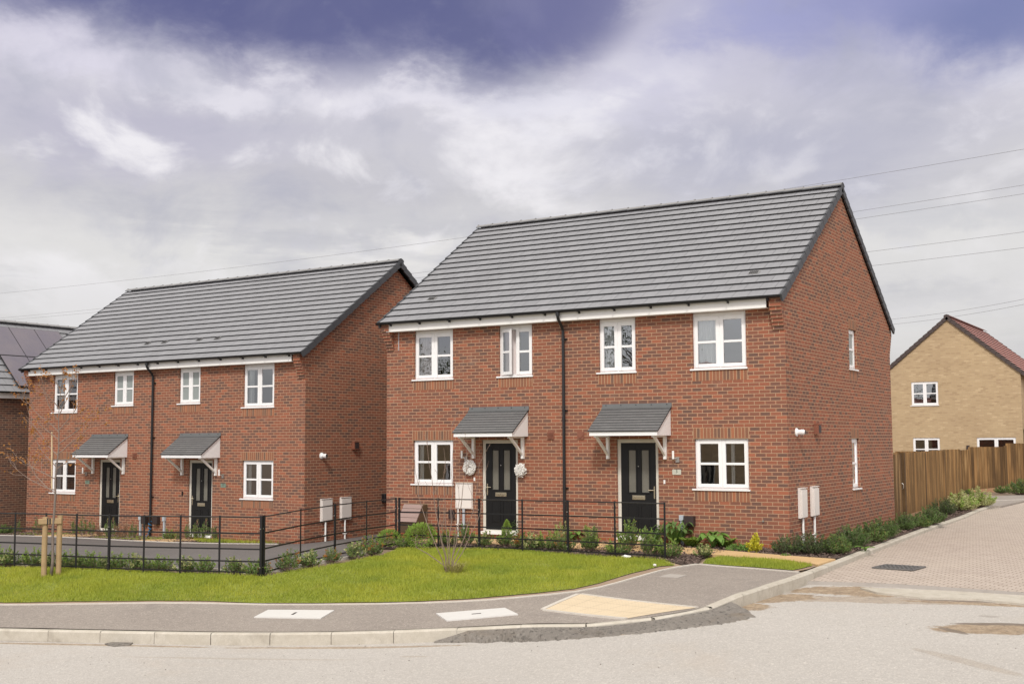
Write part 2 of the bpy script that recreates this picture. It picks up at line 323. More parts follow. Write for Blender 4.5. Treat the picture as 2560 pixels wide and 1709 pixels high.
def roadm():
    t=NT('pale_macadam'); P=t.pos(); n=t.noise(P,.35,5,.6); n2=t.noise(P,14,4,.7); n3=t.noise(P,120,3,.7)
    a,b,c=(.49,.46,.425),(.55,.52,.485),(.44,.41,.375)
    col=t.mix(t.mr(n,.3,.7),a,b); col=t.mix(t.mr(n2,.4,.75,0,.6),col,c); col=t.mix(t.mr(n3,.35,.7,0,.3),col,tuple(x*.6 for x in a))
    for sc,am in ((80,.5),(42,.3)):
        vo=t.n('TexVoronoi'); t.put(vo.inputs['Vector'],P); vo.inputs['Scale'].default_value=sc; sp=t.sep(vo.outputs['Color'])
        col=t.mix(t.mr(sp[0],.78,.95,0,am),col,(.34,.31,.28)); col=t.mix(t.mr(sp[1],.84,.96,0,am),col,(.72,.68,.62))
    col=t.mix(t.mr(t.noise(P,.45,6,.65,.4),.56,.72,0,.35),col,(.47,.40,.33))
    x,y,z=t.sep(P); w1=t.noise(P,1.6,5,.65); w2=t.noise(P,7,5,.7)
    dirt=t.mix(t.mr(w2,.35,.65),(.29,.215,.145),(.45,.355,.255)); dirt=t.mix(t.mr(t.noise(P,24,3),.50,.70,0,.75),dirt,(.17,.135,.10)); dirt=t.mix(t.mr(t.noise(P,4,5,.7),.50,.66,0,.6),dirt,(.22,.17,.125)); dark=t.mix(w2,(.16,.13,.105),(.24,.20,.165))
    for (cx,cy,rx,ry,ang,strength,kind) in ROAD_MARKS:
        ca,sa=math.cos(ang),math.sin(ang); dx=t.math('SUBTRACT',x,cx); dy=t.math('SUBTRACT',y,cy)
        u=t.math('DIVIDE',t.math('ADD',t.math('MULTIPLY',dx,ca),t.math('MULTIPLY',dy,sa)),rx); v=t.math('DIVIDE',t.math('SUBTRACT',t.math('MULTIPLY',dy,ca),t.math('MULTIPLY',dx,sa)),ry)
        d=t.math('SQRT',t.math('ADD',t.math('MULTIPLY',u,u),t.math('MULTIPLY',v,v))); d=t.math('ADD',d,t.math('MULTIPLY',t.math('SUBTRACT',w1,.5),.9)); d=t.math('ADD',d,t.math('MULTIPLY',t.math('SUBTRACT',w2,.5),.7))
        col=t.mix(t.mr(d,1.08,.86,0,strength,True),col,dark if kind else dirt)
    h=t.math('ADD',n3,n2)
    return t.out(t.bsdf(col,.9,t.bump(h,.8,.012),spec=.2))
def seg_mark(p,q,w,st,kind=0): 
    a=Vector(road_at(*p));b=Vector(road_at(*q)); d=b-a; return ((a.x+b.x)/2,(a.y+b.y)/2,d.length/2,w,math.atan2(d.y,d.x),st,kind)
ROAD_MARKS=[seg_mark((1900,1496),(2600,1510),.36,.6),seg_mark((1950,1474),(2400,1488),.48,1.),seg_mark((1740,1512),(1930,1519),.42,1.),seg_mark((1830,1502),(2040,1488),.46,1.),seg_mark((2250,1500),(2640,1518),.14,.95),seg_mark((2280,1497),(2560,1508),.06,.9,1),
 seg_mark((2340,1570),(2640,1572),.40,1.),seg_mark((2380,1558),(2600,1560),.10,.9,1),seg_mark((2345,1566),(2420,1585),.07,.8,1),
 seg_mark((-100,1604),(560,1618),.07,.8),seg_mark((560,1618),(1150,1612),.08,.75),seg_mark((0,1601),(600,1612),.035,.7,1),
 seg_mark((1250,1598),(1620,1580),.13,.7),seg_mark((1600,1580),(1800,1545),.12,.7),seg_mark((1700,1538),(1850,1538),.05,.75),seg_mark((1660,1546),(1880,1549),.035,.7),seg_mark((1640,1556),(1800,1557),.04,.6),seg_mark((1640,1566),(1760,1566),.03,.6),seg_mark((2290,1620),(2560,1690),.12,.3),
 seg_mark((2440,1538),(2500,1541),.10,.35,1),seg_mark((300,1640),(900,1648),.05,.28),seg_mark((1000,1640),(1080,1640),.04,.4)]
M['road']=roadm()
M['asphalt']=ground('pavement_asphalt',(.255,.222,.196),(.325,.285,.25),(.37,.325,.285),.45,11,150,.9,.6,.006,.25,(.20,.175,.16),.9,(60,(.46,.41,.36),.5,(.15,.135,.125)))
M['drive']=ground('driveway_asphalt',(.115,.105,.102),(.145,.134,.128),(.19,.172,.158),.4,8,130,.7,.5,.006,.4,(.085,.082,.086),.5,(70,(.2,.19,.185),.35,(.08,.08,.08)))
M['patch']=ground('dark_asphalt_patch',(.255,.23,.205),(.33,.30,.265),(.37,.335,.295),1.5,16,90,.9,1.,.03,.3,(.25,.19,.13),1.2,(28,(.08,.075,.07),.55,(.36,.33,.29)))
M['dirt']=ground('sandy_dirt',(.27,.185,.115),(.35,.245,.155),(.42,.31,.21),1.5,12,80,bd=.03,stain=(.17,.125,.085),ss=1.6)
M['kerb']=ground('kerb_concrete',(.48,.44,.37),(.56,.52,.45),(.38,.34,.27),1.6,7,60,.85,.3,.004,.3,(.26,.225,.18),2.2)
M['edging']=ground('edging_concrete',(.55,.51,.45),(.62,.58,.52),(.48,.44,.38),2,12,60,bd=.004)
M['buff']=ground('buff_paving',(.55,.37,.18),(.63,.44,.24),(.50,.34,.17),.9,6,60,.85,.25,.004)
def paving():
    t=NT('block_paving'); x,y,z=t.sep(t.pos()); a=math.radians(-8)
    u=t.math('ADD',t.math('MULTIPLY',x,math.cos(a)),t.math('MULTIPLY',y,math.sin(a))); v=t.math('SUBTRACT',t.math('MULTIPLY',y,math.cos(a)),t.math('MULTIPLY',x,math.sin(a)))
    rr=t.math('DIVIDE',v,.1); r=t.math('FLOOR',rr); off=t.math('MULTIPLY',t.math('MODULO',t.math('ADD',r,4000),2),.5)
    cu=t.math('ADD',t.math('DIVIDE',u,.2),off); c=t.math('FLOOR',cu); fu=t.math('FRACT',cu); fv=t.math('FRACT',rr)
    wn=t.n('TexWhiteNoise',noise_dimensions='2D'); t.put(wn.inputs[0],t.comb(c,r))
    e=t.math('MULTIPLY',t.mr(t.math('MINIMUM',fu,t.math('SUBTRACT',1.,fu)),.02,.05,0,1,True),t.mr(t.math('MINIMUM',fv,t.math('SUBTRACT',1.,fv)),.04,.10,0,1,True))
    n=t.noise(t.pos(),.5,5); n2=t.noise(t.pos(),60,3)
    col=t.mix(t.math('ADD',t.math('MULTIPLY',wn.outputs[0],.6),t.math('MULTIPLY',n2,.4)),(.40,.335,.285),(.53,.455,.395)); col=t.mix(t.mr(n,.4,.7,0,.5),col,(.50,.43,.36))
    col=t.mix(t.math('SUBTRACT',1.,e),col,(.17,.135,.11))
    return t.out(t.bsdf(col,.85,t.bump(t.math('ADD',e,t.math('MULTIPLY',n2,.2)),.5,.006),spec=.25))
M['paving']=paving()
def tactile():
    t=NT('tactile_slab'); u,v,_=t.sep(t.uv()); fu=t.math('SUBTRACT',t.math('FRACT',t.math('DIVIDE',u,.067)),.5); fv=t.math('SUBTRACT',t.math('FRACT',t.math('DIVIDE',v,.067)),.5)
    d=t.math('SQRT',t.math('ADD',t.math('MULTIPLY',fu,fu),t.math('MULTIPLY',fv,fv))); dome=t.mr(d,.38,.26,0,1,True)
    su=t.math('FRACT',t.math('DIVIDE',u,.4)); sv=t.math('FRACT',t.math('DIVIDE',v,.4)); j=t.math('MINIMUM',t.math('MINIMUM',su,t.math('SUBTRACT',1.,su)),t.math('MINIMUM',sv,t.math('SUBTRACT',1.,sv)))
    c=t.mix(t.noise(t.pos(),3,4),(.53,.43,.29),(.65,.54,.385)); c=t.mix(t.math('MULTIPLY',dome,.5),c,(.70,.56,.38)); c=t.mix(t.mr(j,.006,.02,.6,0),c,(.25,.2,.14))
    return t.out(t.bsdf(c,.8,t.bump(dome,.6,.006)))
M['tactile']=tactile()
def solar():
    t=NT('solar_cell'); u,v,_=t.sep(t.uv()); fv=t.math('FRACT',t.math('DIVIDE',v,.04)); l=t.mr(fv,.0,.2,.3,0)
    n=t.noise(t.obj(),1.1,3); c=t.mix(t.mr(n,.3,.7),(.13,.115,.15),(.17,.145,.165)); c=t.mix(l,c,(.24,.21,.24))
    return t.out(t.bsdf(c,.25,spec=.9))
M['solar']=solar()
M['grate']=plain('cast_iron_grey',(.15,.145,.14),.6,.3,20)
M['patch_light']=plain('grey_edge_concrete',(.40,.365,.33),.8,.2,8,.1)
# ------------------------------------------------------------------ houses
F_=lambda a,b,c:(a,-b,c)             # front wall: a along, b outward, c up
S_=lambda a,b,c:(b,a,c)              # side wall on x = 0, outward +x
def wall_rect(mb,T,a0,a1,c0,c1,holes,depth=.11,m=0,zs=()):
    A=sorted(set([a0,a1]+[h[0] for h in holes]+[h[1] for h in holes])); Cc=sorted(set([c0,c1]+[h[2] for h in holes]+[h[3] for h in holes]+list(zs)))
    for i in range(len(A)-1):
        for j in range(len(Cc)-1):
            x,z=(A[i]+A[i+1])/2,(Cc[j]+Cc[j+1])/2
            if any(h[0]<x<h[1] and h[2]<z<h[3] for h in holes): continue
            q=[(A[i],Cc[j]),(A[i+1],Cc[j]),(A[i+1],Cc[j+1]),(A[i],Cc[j+1])]
            if T is S_ or T is F_: pass
            mb.poly([T(a,0,c) for a,c in q],q,m)
    for h in holes:
        for (p,q) in (((h[0],h[2]),(h[0],h[3])),((h[0],h[3]),(h[1],h[3])),((h[1],h[3]),(h[1],h[2])),((h[1],h[2]),(h[0],h[2]))):
            mb.poly([T(p[0],0,p[1]),T(q[0],0,q[1]),T(q[0],-depth,q[1]),T(p[0],-depth,p[1])],
                    [(0,p[1]),(0,q[1]),(depth,q[1]),(depth,p[1])] if p[0]==q[0] else [(p[0],0),(q[0],0),(q[0],depth),(p[0],depth)],m)
def tbox(mb,T,a0,a1,b0,b1,c0,c1,m=0):
    P=[T(a,b,c) for c in (c0,c1) for b in (b1,b0) for a in (a0,a1)]
    # 0:(a0,b1,c0) 1:(a1,b1,c0) 2:(a0,b0,c0) 3:(a1,b0,c0) 4..7 top
    w,h,d=a1-a0,c1-c0,b1-b0
    flip = T is S_
    def q(i,u): 
        pts=[P[k] for k in i]; 
        if flip: pts=pts[::-1];u=u[::-1]
        mb.poly(pts,u,m)
    q((0,1,5,4),[(a0,c0),(a1,c0),(a1,c1),(a0,c1)]); q((3,2,6,7),[(a1,c0),(a0,c0),(a0,c1),(a1,c1)])
    q((1,3,7,5),[(0,c0),(d,c0),(d,c1),(0,c1)]); q((2,0,4,6),[(0,c0),(d,c0),(d,c1),(0,c1)])
    q((4,5,7,6),[(a0,0),(a1,0),(a1,d),(a0,d)]); q((2,3,1,0),[(a0,0),(a1,0),(a1,d),(a0,d)])
def soldier(mb,T,a0,a1,c0,n,m):
    # n header-wide bricks on end from a0, pattern runs along the wall
    c1=c0+.215
    for k in (0,):
        b=.003
        # individual bricks stand upright: uv u = height, v = along
        pts=[T(a0,b,c0),T(a1,b,c0),T(a1,b,c1),T(a0,b,c1)]; 
        off=random.randint(0,99)*.075
        mb.poly(pts,[(.011,off),(.011,off+a1-a0),(.224,off+a1-a0),(.224,off)],m)
        for (p,q) in (((a0,c0),(a0,c1)),((a0,c1),(a1,c1)),((a1,c1),(a1,c0)),((a1,c0),(a0,c0))):
            mb.poly([T(p[0],b,p[1]),T(q[0],b,q[1]),T(q[0],0,q[1]),T(p[0],0,p[1])],[(.05,.03)]*4,m)
def frame_ring(mb,T,a0,a1,c0,c1,w,b0,b1,bot=None,m=0):
    bot=bot or w
    tbox(mb,T,a0,a0+w,b0,b1,c0,c1,m); tbox(mb,T,a1-w,a1,b0,b1,c0,c1,m)
    tbox(mb,T,a0+w,a1-w,b0,b1,c0,c0+bot,m); tbox(mb,T,a0+w,a1-w,b0,b1,c1-w,c1,m)
def window(house,T,a0,a1,c0,c1,curtain=None,single=False,open_left=False,sill=True,obscured=False,tophead=0.,room=True,items=None,setback=.06,dark_gap=False):
    """two side-hung casements with one glazing bar each"""
    fb0,fb1=-setback-.06,-setback
    mb=MB(); frame_ring(mb,T,a0,a1,c0,c1-tophead,.045,fb0,fb1)
    if tophead: tbox(mb,T,a0,a1,fb0,fb1,c1-tophead,c1)
    mid=(a0+a1)/2; c1=c1-tophead
    if not single: tbox(mb,T,mid-.02,mid+.02,fb0,fb1,c0+.045,c1-.045)
    for k in range(1 if single else 2):   # trickle vents
        x0,x1=(a0+.1,a1-.1) if single else ((a0+.12,mid-.08) if k==0 else (mid+.08,a1-.12))
        tbox(mb,T,x0,x1,fb1,fb1+.012,c1-.032,c1-.016)
    w=mb.build('window',M['upvc'],house,bevel=.004)
    bays=[(a0+.03,a1-.03)] if single else [(a0+.03,mid-.004-(.006 if dark_gap else 0)),(mid+.004+(.006 if dark_gap else 0),a1-.03)]
    for k,(x0,x1) in enumerate(bays):
        sb=MB(); s0,s1=fb1-.03,fb1+.012
        z0,z1=c0+.03,c1-.03; zm=(z0+z1)/2
        pb=MB()
        if k==0 and open_left:
            ang=math.radians(24)
            def T2(a,b,c,x0=x0,s0=s1,ang=ang,T=T):
                da=a-x0; db=b-s0
                return T(x0+da*math.cos(ang)-db*math.sin(ang)*0, s0+db+da*math.sin(ang), c)
            TT=T2
        else: TT=T
        frame_ring(sb,TT,x0,x1,z0,z1,.072,s0,s1); tbox(sb,TT,x0+.072,x1-.072,s0+.008,s1-.006,zm-.024,zm+.024)
        so=sb.build('sash',M['upvc'],w,bevel=.004)
        for (p,q) in ((z0+.072,zm-.024),(zm+.024,z1-.072)):
            pts=[TT(x0+.072,s0+.02,p),TT(x1-.072,s0+.02,p),TT(x1-.072,s0+.02,q),TT(x0+.072,s0+.02,q)]
            pb.poly(pts if T is F_ else pts[::-1],[(0,0),(1,0),(1,1),(0,1)])
        pb.build('pane',M['frostlit'] if obscured else M['glass'],w)
    if sill:
        sm=MB(); tbox(sm,T,a0-.055,a1+.03,fb1-.005,.035,c0-.022,c0-.0005); tbox(sm,T,a0-.055,a1+.03,.018,.035,c0-.034,c0-.021)
        sm.build('sill',M['upvc'],w,bevel=.003)
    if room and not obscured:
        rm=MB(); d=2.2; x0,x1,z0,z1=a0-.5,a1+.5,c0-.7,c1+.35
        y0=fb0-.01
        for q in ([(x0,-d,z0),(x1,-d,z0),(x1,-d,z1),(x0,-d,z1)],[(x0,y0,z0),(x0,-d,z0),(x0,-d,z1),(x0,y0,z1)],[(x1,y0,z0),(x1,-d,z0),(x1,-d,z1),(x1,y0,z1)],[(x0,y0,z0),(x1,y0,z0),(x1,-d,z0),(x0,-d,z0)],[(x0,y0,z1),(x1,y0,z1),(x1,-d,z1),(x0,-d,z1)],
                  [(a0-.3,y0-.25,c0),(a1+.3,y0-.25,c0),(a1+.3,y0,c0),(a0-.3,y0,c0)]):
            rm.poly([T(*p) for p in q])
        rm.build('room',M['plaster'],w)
    if curtain:
        for (u0,u1,kind) in curtain:
            cm=MB(); n=int((u1-u0)/.012)+1; amp=.022 if kind!='blind' else .006
            for i in range(n):
                xa=u0+(u1-u0)*i/n; xb=u0+(u1-u0)*(i+1)/n
                ba=-.16+amp*math.sin(xa*62)+amp*.5*math.sin(xa*23); bb=-.16+amp*math.sin(xb*62)+amp*.5*math.sin(xb*23)
                cm.poly([T(xa,ba,c0+.03),T(xb,bb,c0+.03),T(xb,bb,c1),T(xa,ba,c1)])
            cm.build('curtain',M['fabric2'] if kind=='pink' else M['fabric'],w,smooth=True)
    return w
def door(house,a0,a1,c0,c1,handle_left=False,lower=True):
    T=F_; fb0,fb1=-.11,-.045
    mb=MB(); w=.075
    tbox(mb,T,a0,a0+w,fb0,fb1,c0,c1); tbox(mb,T,a1-w,a1,fb0,fb1,c0,c1); tbox(mb,T,a0+w,a1-w,fb0,fb1,c1-w,c1)
    tbox(mb,T,a0+w,a1-w,fb0,fb1+.03,c0,c0+.04)
    fr=mb.build('door_frame',M['cream_paint'],house,bevel=.004)
    x0,x1,z0,z1=a0+w,a1-w,c0+.045,c1-w; W=x1-x0; f=fb1-.012
    g=[(x0+W*.215,x0+W*.425),(x0+W*.585,x0+W*.795)]
    gz0,gz1=c0+.95,c1-.235
    L=MB(); 
    # leaf built as stiles and rails around the glazed slots, so the glass is really set in
    xs=[x0,g[0][0],g[0][1],g[1][0],g[1][1],x1]
    for k in (0,2,4): tbox(L,T,xs[k],xs[k+1],f-.045,f,z0,z1)
    for k in (1,3): tbox(L,T,xs[k],xs[k+1],f-.045,f,z0,gz0); tbox(L,T,xs[k],xs[k+1],f-.045,f,gz1,z1)
    for (p,q) in g:   # mouldings round the glass and the panels under it
        frame_ring(L,T,p-.028,q+.028,gz0-.028,gz1+.028,.027,f,f+.011)
        frame_ring(L,T,p-.04,q+.04,z0+.17,gz0-.24,.03,f,f+.011); tbox(L,T,p-.005,q+.005,f,f+.007,z0+.205,gz0-.275)
    lf=L.build('door',M['door'],house,bevel=.003)
    P=MB()
    for p,q in g: P.poly([T(p,f-.014,gz0),T(q,f-.014,gz0),T(q,f-.014,gz1),T(p,f-.014,gz1)])
    P.build('pane',M['frosted'],lf)
    mx=(x0+x1)/2
    lb=MB(); tbox(lb,T,mx-.15,mx+.15,f,f+.012,gz0-.155,gz0-.065); tbox(lb,T,mx-.12,mx+.12,f+.012,f+.02,gz0-.135,gz0-.085); lb.build('letterbox',M['chrome'],lf,bevel=.002)
    hx=x0+.045 if handle_left else x1-.045; s=1 if handle_left else -1
    hb=MB(); tbox(hb,T,hx-.015,hx+.015,f,f+.01,c0+.82,c0+1.08); hb.tube([T(hx,f+.01,c0+1.0),T(hx,f+.05,c0+1.0),T(hx+s*.12,f+.05,c0+1.0)],.009,8); hb.build('handle',M['chrome'],lf)
    pe=MB(); pe.lathe((mx,-f-.001,gz0+.5),[(0,0)],4) if 0 else pe.tube([T(mx,f,c0+1.5),T(mx,f+.012,c0+1.5)],.011,8); pe.build('spyhole',M['steel'],lf)
    # dark hall behind
    th=MB(); tbox(th,T,a0,a1,fb1,.055,c0-.06,c0+.005); th.build('threshold',M['upvc'],house,bevel=.003)
    return lf
def canopy(house,a0,a1):
    """mono-pitch door canopy: a0..a1 at the flashing"""
    root=MB(); T=F_; zt,ze,d=2.86,2.345,.72
    n=9; 
    for i in range(n):
        s0,s1=i/n,(i+1)/n; lift=.012
        b0,z0=d*(1-s0),ze+(zt-ze)*s0; b1,z1=d*(1-s1)-.01,ze+(zt-ze)*s1+.006
        e=.01
        A=[T(a0,b0,z0+lift),T(a1+.02,b0,z0+lift),T(a1+.02,b1,z1),T(a0,b1,z1)]
        root.poly(A,[(a0,i+.02),(a1,i+.02),(a1,i+.98),(a0,i+.98)],0)
        root.poly([T(a0,b0,z0-.008),T(a1+.02,b0,z0-.008),T(a1+.02,b0,z0+lift),T(a0,b0,z0+lift)],None,1)
        for x in (a0,a1+.02): root.poly([T(x,b0,z0+lift),T(x,b1,z1),T(x,b1,z1-.03),T(x,b0,z0-.02)],None,1)
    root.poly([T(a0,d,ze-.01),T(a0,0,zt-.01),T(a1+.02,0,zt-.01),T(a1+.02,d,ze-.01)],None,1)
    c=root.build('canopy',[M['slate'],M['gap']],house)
    fl=MB(); tbox(fl,T,a0,a1+.025,.003,.016,2.86,2.935); tbox(fl,T,a0,a1+.025,.003,.06,2.835,2.862)
    for k in range(5): x=a0+.09+(a1-a0-.17)*k/4; fl.tube([T(x,.016,2.905),T(x,.024,2.905)],.011,8,1)
    fl.build('flashing',[M['slate_flash'],M['gap']],c)
    wb=MB(); x0,x1=a0+.03,a1-.005; zb=2.25
    tbox(wb,T,x0,x1,d-.05,d-.025,zb,ze+.005)
    for x in (x0+.001,x1-.021):
        pts=[(d-.05,zb),(0.004,zb),(0.004,zt-.025),(d-.05,ze-.01)]
        for xx in (x,x+.02): 
            P=[T(xx,b,z) for b,z in pts]; wb.poly(P)
        for i in range(4):
            p,q=pts[i],pts[(i+1)%4]; wb.poly([T(x,*p),T(x+.02,*p),T(x+.02,*q),T(x,*q)])
    wb.poly([T(x0,.004,zb+.012),T(x1,.004,zb+.012),T(x1,d-.05,zb+.012),T(x0,d-.05,zb+.012)])
    wb.build('fascia',M['upvc'],c)
    for x in (a0+.135,a1-.13):
        br=MB(); 
        tbox(br,T,x-.03,x+.03,.004,.07,1.755,2.245)
        br.beam(T(x,.04,1.84),T(x,d-.16,2.225),.05,.05); tbox(br,T,x-.028,x+.028,.07,d-.08,2.215,2.249)
        br.build('bracket',M['white'],c)
    return c
M['slate_flash']=plain('lead_flashing',(.15,.155,.155),.55,.15,6)
def slope(mb,x0,x1,y0,z0,y1,z1,n,m=0,mg=1,lift=.040,flip=1,lap=.0):
    """courses of flat tiles between an eave line and a ridge line"""
    vy,vz=(y1-y0)/n,(z1-z0)/n; L=math.hypot(vy,vz); ny,nz=-vz/L*flip,abs(vy)/L
    if flip<0: ny,nz=vz/L,abs(vy)/L
    for i in range(n):
        ya,za=y0+vy*i,z0+vz*i; yb,zb=ya+vy*1.02,za+vz*1.02
        p0=(ya+ny*lift,za+nz*lift); p1=(yb+ny*.004,zb+nz*.004)
        A=[(x0,*p0),(x1,*p0),(x1,*p1),(x0,*p1)]; E=[(x0,ya-ny*.004,za-nz*.004),(x1,ya-ny*.004,za-nz*.004),(x1,*p0),(x0,*p0)]
        if flip<0: A=A[::-1];E=E[::-1]
        uvA=[(x0,i+.01),(x1,i+.01),(x1,i+.99),(x0,i+.99)]
        mb.poly(A,uvA if flip>0 else uvA[::-1],m); 
        # edge face painted dark to stand for the shade below the tile
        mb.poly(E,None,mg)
def verge_units(mb,xa,xb,y0,z0,y1,z1,n,flip=1,m=0):
    vy,vz=(y1-y0)/n,(z1-z0)/n; L=math.hypot(vy,vz); ny,nz=-vz/L,vy/L
    if flip<0: ny,nz=vz/L,-vy/L
    ny,nz=(-abs(vz)/L if vy>0 else abs(vz)/L),abs(vy)/L
    for i in range(n):
        def pt(s,h): return (y0+vy*(i+s)+ny*h, z0+vz*(i+s)+nz*h)
        a,b,c,d=pt(-.06,-.115),pt(.98,-.14),pt(.98,.022),pt(-.06,.05)
        q=[a,b,c,d]
        for x,s in ((xa,1),(xb,-1)):
            P=[(x,*p) for p in q]; mb.poly(P if s>0 else P[::-1],None,m)
        for k in range(4):
            p,r=q[k],q[(k+1)%4]; mb.poly([(xa,*p),(xb,*p),(xb,*r),(xa,*r)],None,m)
def house_shell(name,loc,rz,label,W,D,ze,rz_,holes_f,holes_s,zbot=-.4,eng=None,mats=('brick','soldier'),ncourse=17,oe=.3,vl=.06,vr=.06,verge='verge',tile='tile',soldiers_f=(),soldiers_s=(),zf=4.79,corbel=True,cat='house',group=None,gutter=True,lowbrick=None,ridgem='ridge'):
    H=empty(name,loc,rz,label,cat,group)
    w=MB()
    zw=zf+.01
    wall_rect(w,F_,-W,0,zbot if eng is None else eng,zw+.15,holes_f)
    if eng is not None: wall_rect(w,F_,-W,0,zbot,eng,[],m=2)
    # gable ends
    run=(D/2+oe); pitch=(rz_-ze)/run; zeave=ze+pitch*oe-.16
    wall_rect(w,S_,0,D,zbot if eng is None else eng,zeave,holes_s)
    if eng is not None: wall_rect(w,S_,0,D,zbot,eng,[],m=2)
    w.poly([(0,0,zeave),(0,D,zeave),(0,D/2,rz_-.16)],[(0,zeave),(D,zeave),(D/2,rz_-.16)])
    w.poly([(-W,D,zbot),(-W,0,zbot),(-W,0,zeave),(-W,D/2,rz_-.16),(-W,D,zeave)],[(D,zbot),(0,zbot),(0,zeave),(D/2,rz_-.16),(D,zeave)])
    w.poly([(0,D,zbot),(-W,D,zbot),(-W,D,zeave),(0,D,zeave)],[(0,zbot),(W,zbot),(W,zeave),(0,zeave)])
    for s in soldiers_f: soldier(w,F_,*s,0,1)
    for s in soldiers_s: soldier(w,S_,*s,0,1)
    if corbel:
        for (xa,xb) in ((-W,-W+.22),(-.24,0)):
            for side in (0,1):
                for k in range(8):
                    z=4.355+.075*k; yo=.033*min(k+1,7)
                    e=.0 
                    if side==0: w.box(xa,xb,-yo,0,z,z+.0655 if k<7 else z+.1)
                    if side==0: w.box(xa+.004,xb-.004,-yo+.006,0,z+.0655,z+.075)
                    if side==1 and xb==0: w.box(xa,xb,D,D+yo,z,z+.075)
    wall=w.build('wall',[M[mats[0]],M[mats[1]],M['engineering']],H)
    r=MB()
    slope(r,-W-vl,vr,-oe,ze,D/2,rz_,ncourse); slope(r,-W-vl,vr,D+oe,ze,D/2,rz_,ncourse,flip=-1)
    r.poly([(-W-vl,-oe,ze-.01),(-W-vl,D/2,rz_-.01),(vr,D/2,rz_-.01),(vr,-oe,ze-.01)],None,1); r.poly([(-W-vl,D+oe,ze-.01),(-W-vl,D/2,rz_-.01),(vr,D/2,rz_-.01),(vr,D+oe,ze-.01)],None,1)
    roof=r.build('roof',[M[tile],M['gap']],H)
    rd=MB(); n=int((W+vl+vr)/.44); L=(W+vl+vr)/n
    for i in range(n):
        x0=-W-vl+i*L; x1=x0+L+.02; e=.004*(i%2)+.0
        prof=[(-.135,-.055),(-.13,-.028),(-.06,.022),(0,.04),(.06,.022),(.13,-.028),(.135,-.055)]
        for k in range(6):
            p,q=prof[k],prof[k+1]; t=.008
            rd.poly([(x0,D/2+p[0],rz_+.05+p[1]),(x1,D/2+p[0],rz_+.05+p[1]+t),(x1,D/2+q[0],rz_+.05+q[1]+t),(x0,D/2+q[0],rz_+.05+q[1])],None,1 if k in (0,5) else 0)
        rd.box(x0-.012,x0+.012,D/2-.03,D/2+.03,rz_+.075,rz_+.103,0)
    rd.poly([(vr+.01,D/2-.14,rz_-.1),(vr+.01,D/2+.14,rz_-.1),(vr+.01,D/2+.12,rz_+.06),(vr+.01,D/2,rz_+.1),(vr+.01,D/2-.12,rz_+.06)],None,1)
    rd.build('ridge',[M[ridgem],M[verge]],roof)
    for xa,xb in ((vr-.03,vr+.012),(-W-vl-.012,-W-vl+.03)):
        vg=MB(); verge_units(vg,xa,xb,-oe-.02,ze,D/2,rz_,ncourse,1); vg.build('verge',M[verge],roof)
        vg=MB(); verge_units(vg,xa,xb,D+oe,ze,D/2,rz_,ncourse,-1); vg.build('verge',M[verge],roof)
    f=MB(); fa,fb=(-W+.135,-.3) if corbel else (-W,0)
    prof=[(-oe+.08,zf),(0,zf),(0,zf+.012),(-oe+.105,zf+.012),(-oe+.105,zf+.22),(-oe+.08,zf+.22)]
    for xx,sg in ((fa,1),(fb,-1)): P=[(xx,*p) for p in prof]; f.poly(P if sg>0 else P[::-1])
    for i in range(6): p,q=prof[i],prof[(i+1)%6]; f.poly([(fa,*p),(fb,*p),(fb,*q),(fa,*q)])
    f.build('fascia',M['white'],H,merge=True)
    f=MB(); f.box(-W,0,D+oe-.105,D+oe-.08,zf,zf+.2); f.build('fascia',M['white'],H)
    if gutter:
        g=MB(); y=-oe-.005; zg=zf+.225; seg=7
        for i in range(seg):
            a,b=PI+PI*i/seg,PI+PI*(i+1)/seg; R=.055
            for rr in (R,R-.006): g.poly([(-W-vl-.05,y+rr*math.cos(a),zg+rr*math.sin(a)),(vr-.03,y+rr*math.cos(a),zg+rr*math.sin(a)),(vr-.03,y+rr*math.cos(b),zg+rr*math.sin(b)),(-W-vl-.05,y+rr*math.cos(b),zg+rr*math.sin(b))])
        for x in (-W-vl-.05,vr-.03): g.poly([(x,y+.062*math.cos(PI+PI*i/8),zg+.062*math.sin(PI+PI*i/8)) for i in range(9)])
        x=-W+.3
        while x<0: g.box(x-.012,x+.012,y-.06,y+.09,zg-.066,zg-.056); g.box(x-.012,x+.012,y+.02,y+.085,zg-.095,zg-.02); x+=.86
        g.box(-W-vl-.02,vr-.03,y+.045,y+.075,zg-.01,zg+.005)
        g.build('gutter',M['black'],H,smooth=False)
    return H,wall,roof
def downpipe(H,x,zt,zb,oe=.3):
    g=MB(); y=-oe-.0; g.tube([(x,y,zt),(x,y,zt-.12),(x,y+.04,zt-.19),(x,-.12,zt-.33),(x,-.068,zt-.40),(x,-.062,zt-.5),(x,-.062,zb)],.034,10)
    for z in (zt-.62,zt-2.2,zt-3.9): g.box(x-.012,x+.075,-.04,-.001,z,z+.03); g.tube([(x,-.062,z-.01),(x,-.062,z+.04)],.04,10)
    g.tube([(x,-.062,2.6),(x,-.062,2.68)],.04,10); g.tube([(x,y,zt-.02),(x,y,zt-.1)],.048,10)
    return g.build('downpipe',M['black'],H,smooth=False)
def lamp(H,x,z0=1.75,z1=1.93):
    m=MB(); m.box(x+.03,x+.11,-.03,-.003,z0-.06,z0+.05,1); m.beam((x+.06,-.03,z0+.0),(x+.06,-.07,z0+.02),.02,.02,1)
    m.tube([(x+.0,-.09,z0+.01),(x+.0,-.09,z1)],.024,12,0); m.beam((x+.06,-.06,z0+.02),(x,-.09,z0+.03),.015,.015,1)
    return m.build('wall_lamp',[M['white'],M['steel']],H)
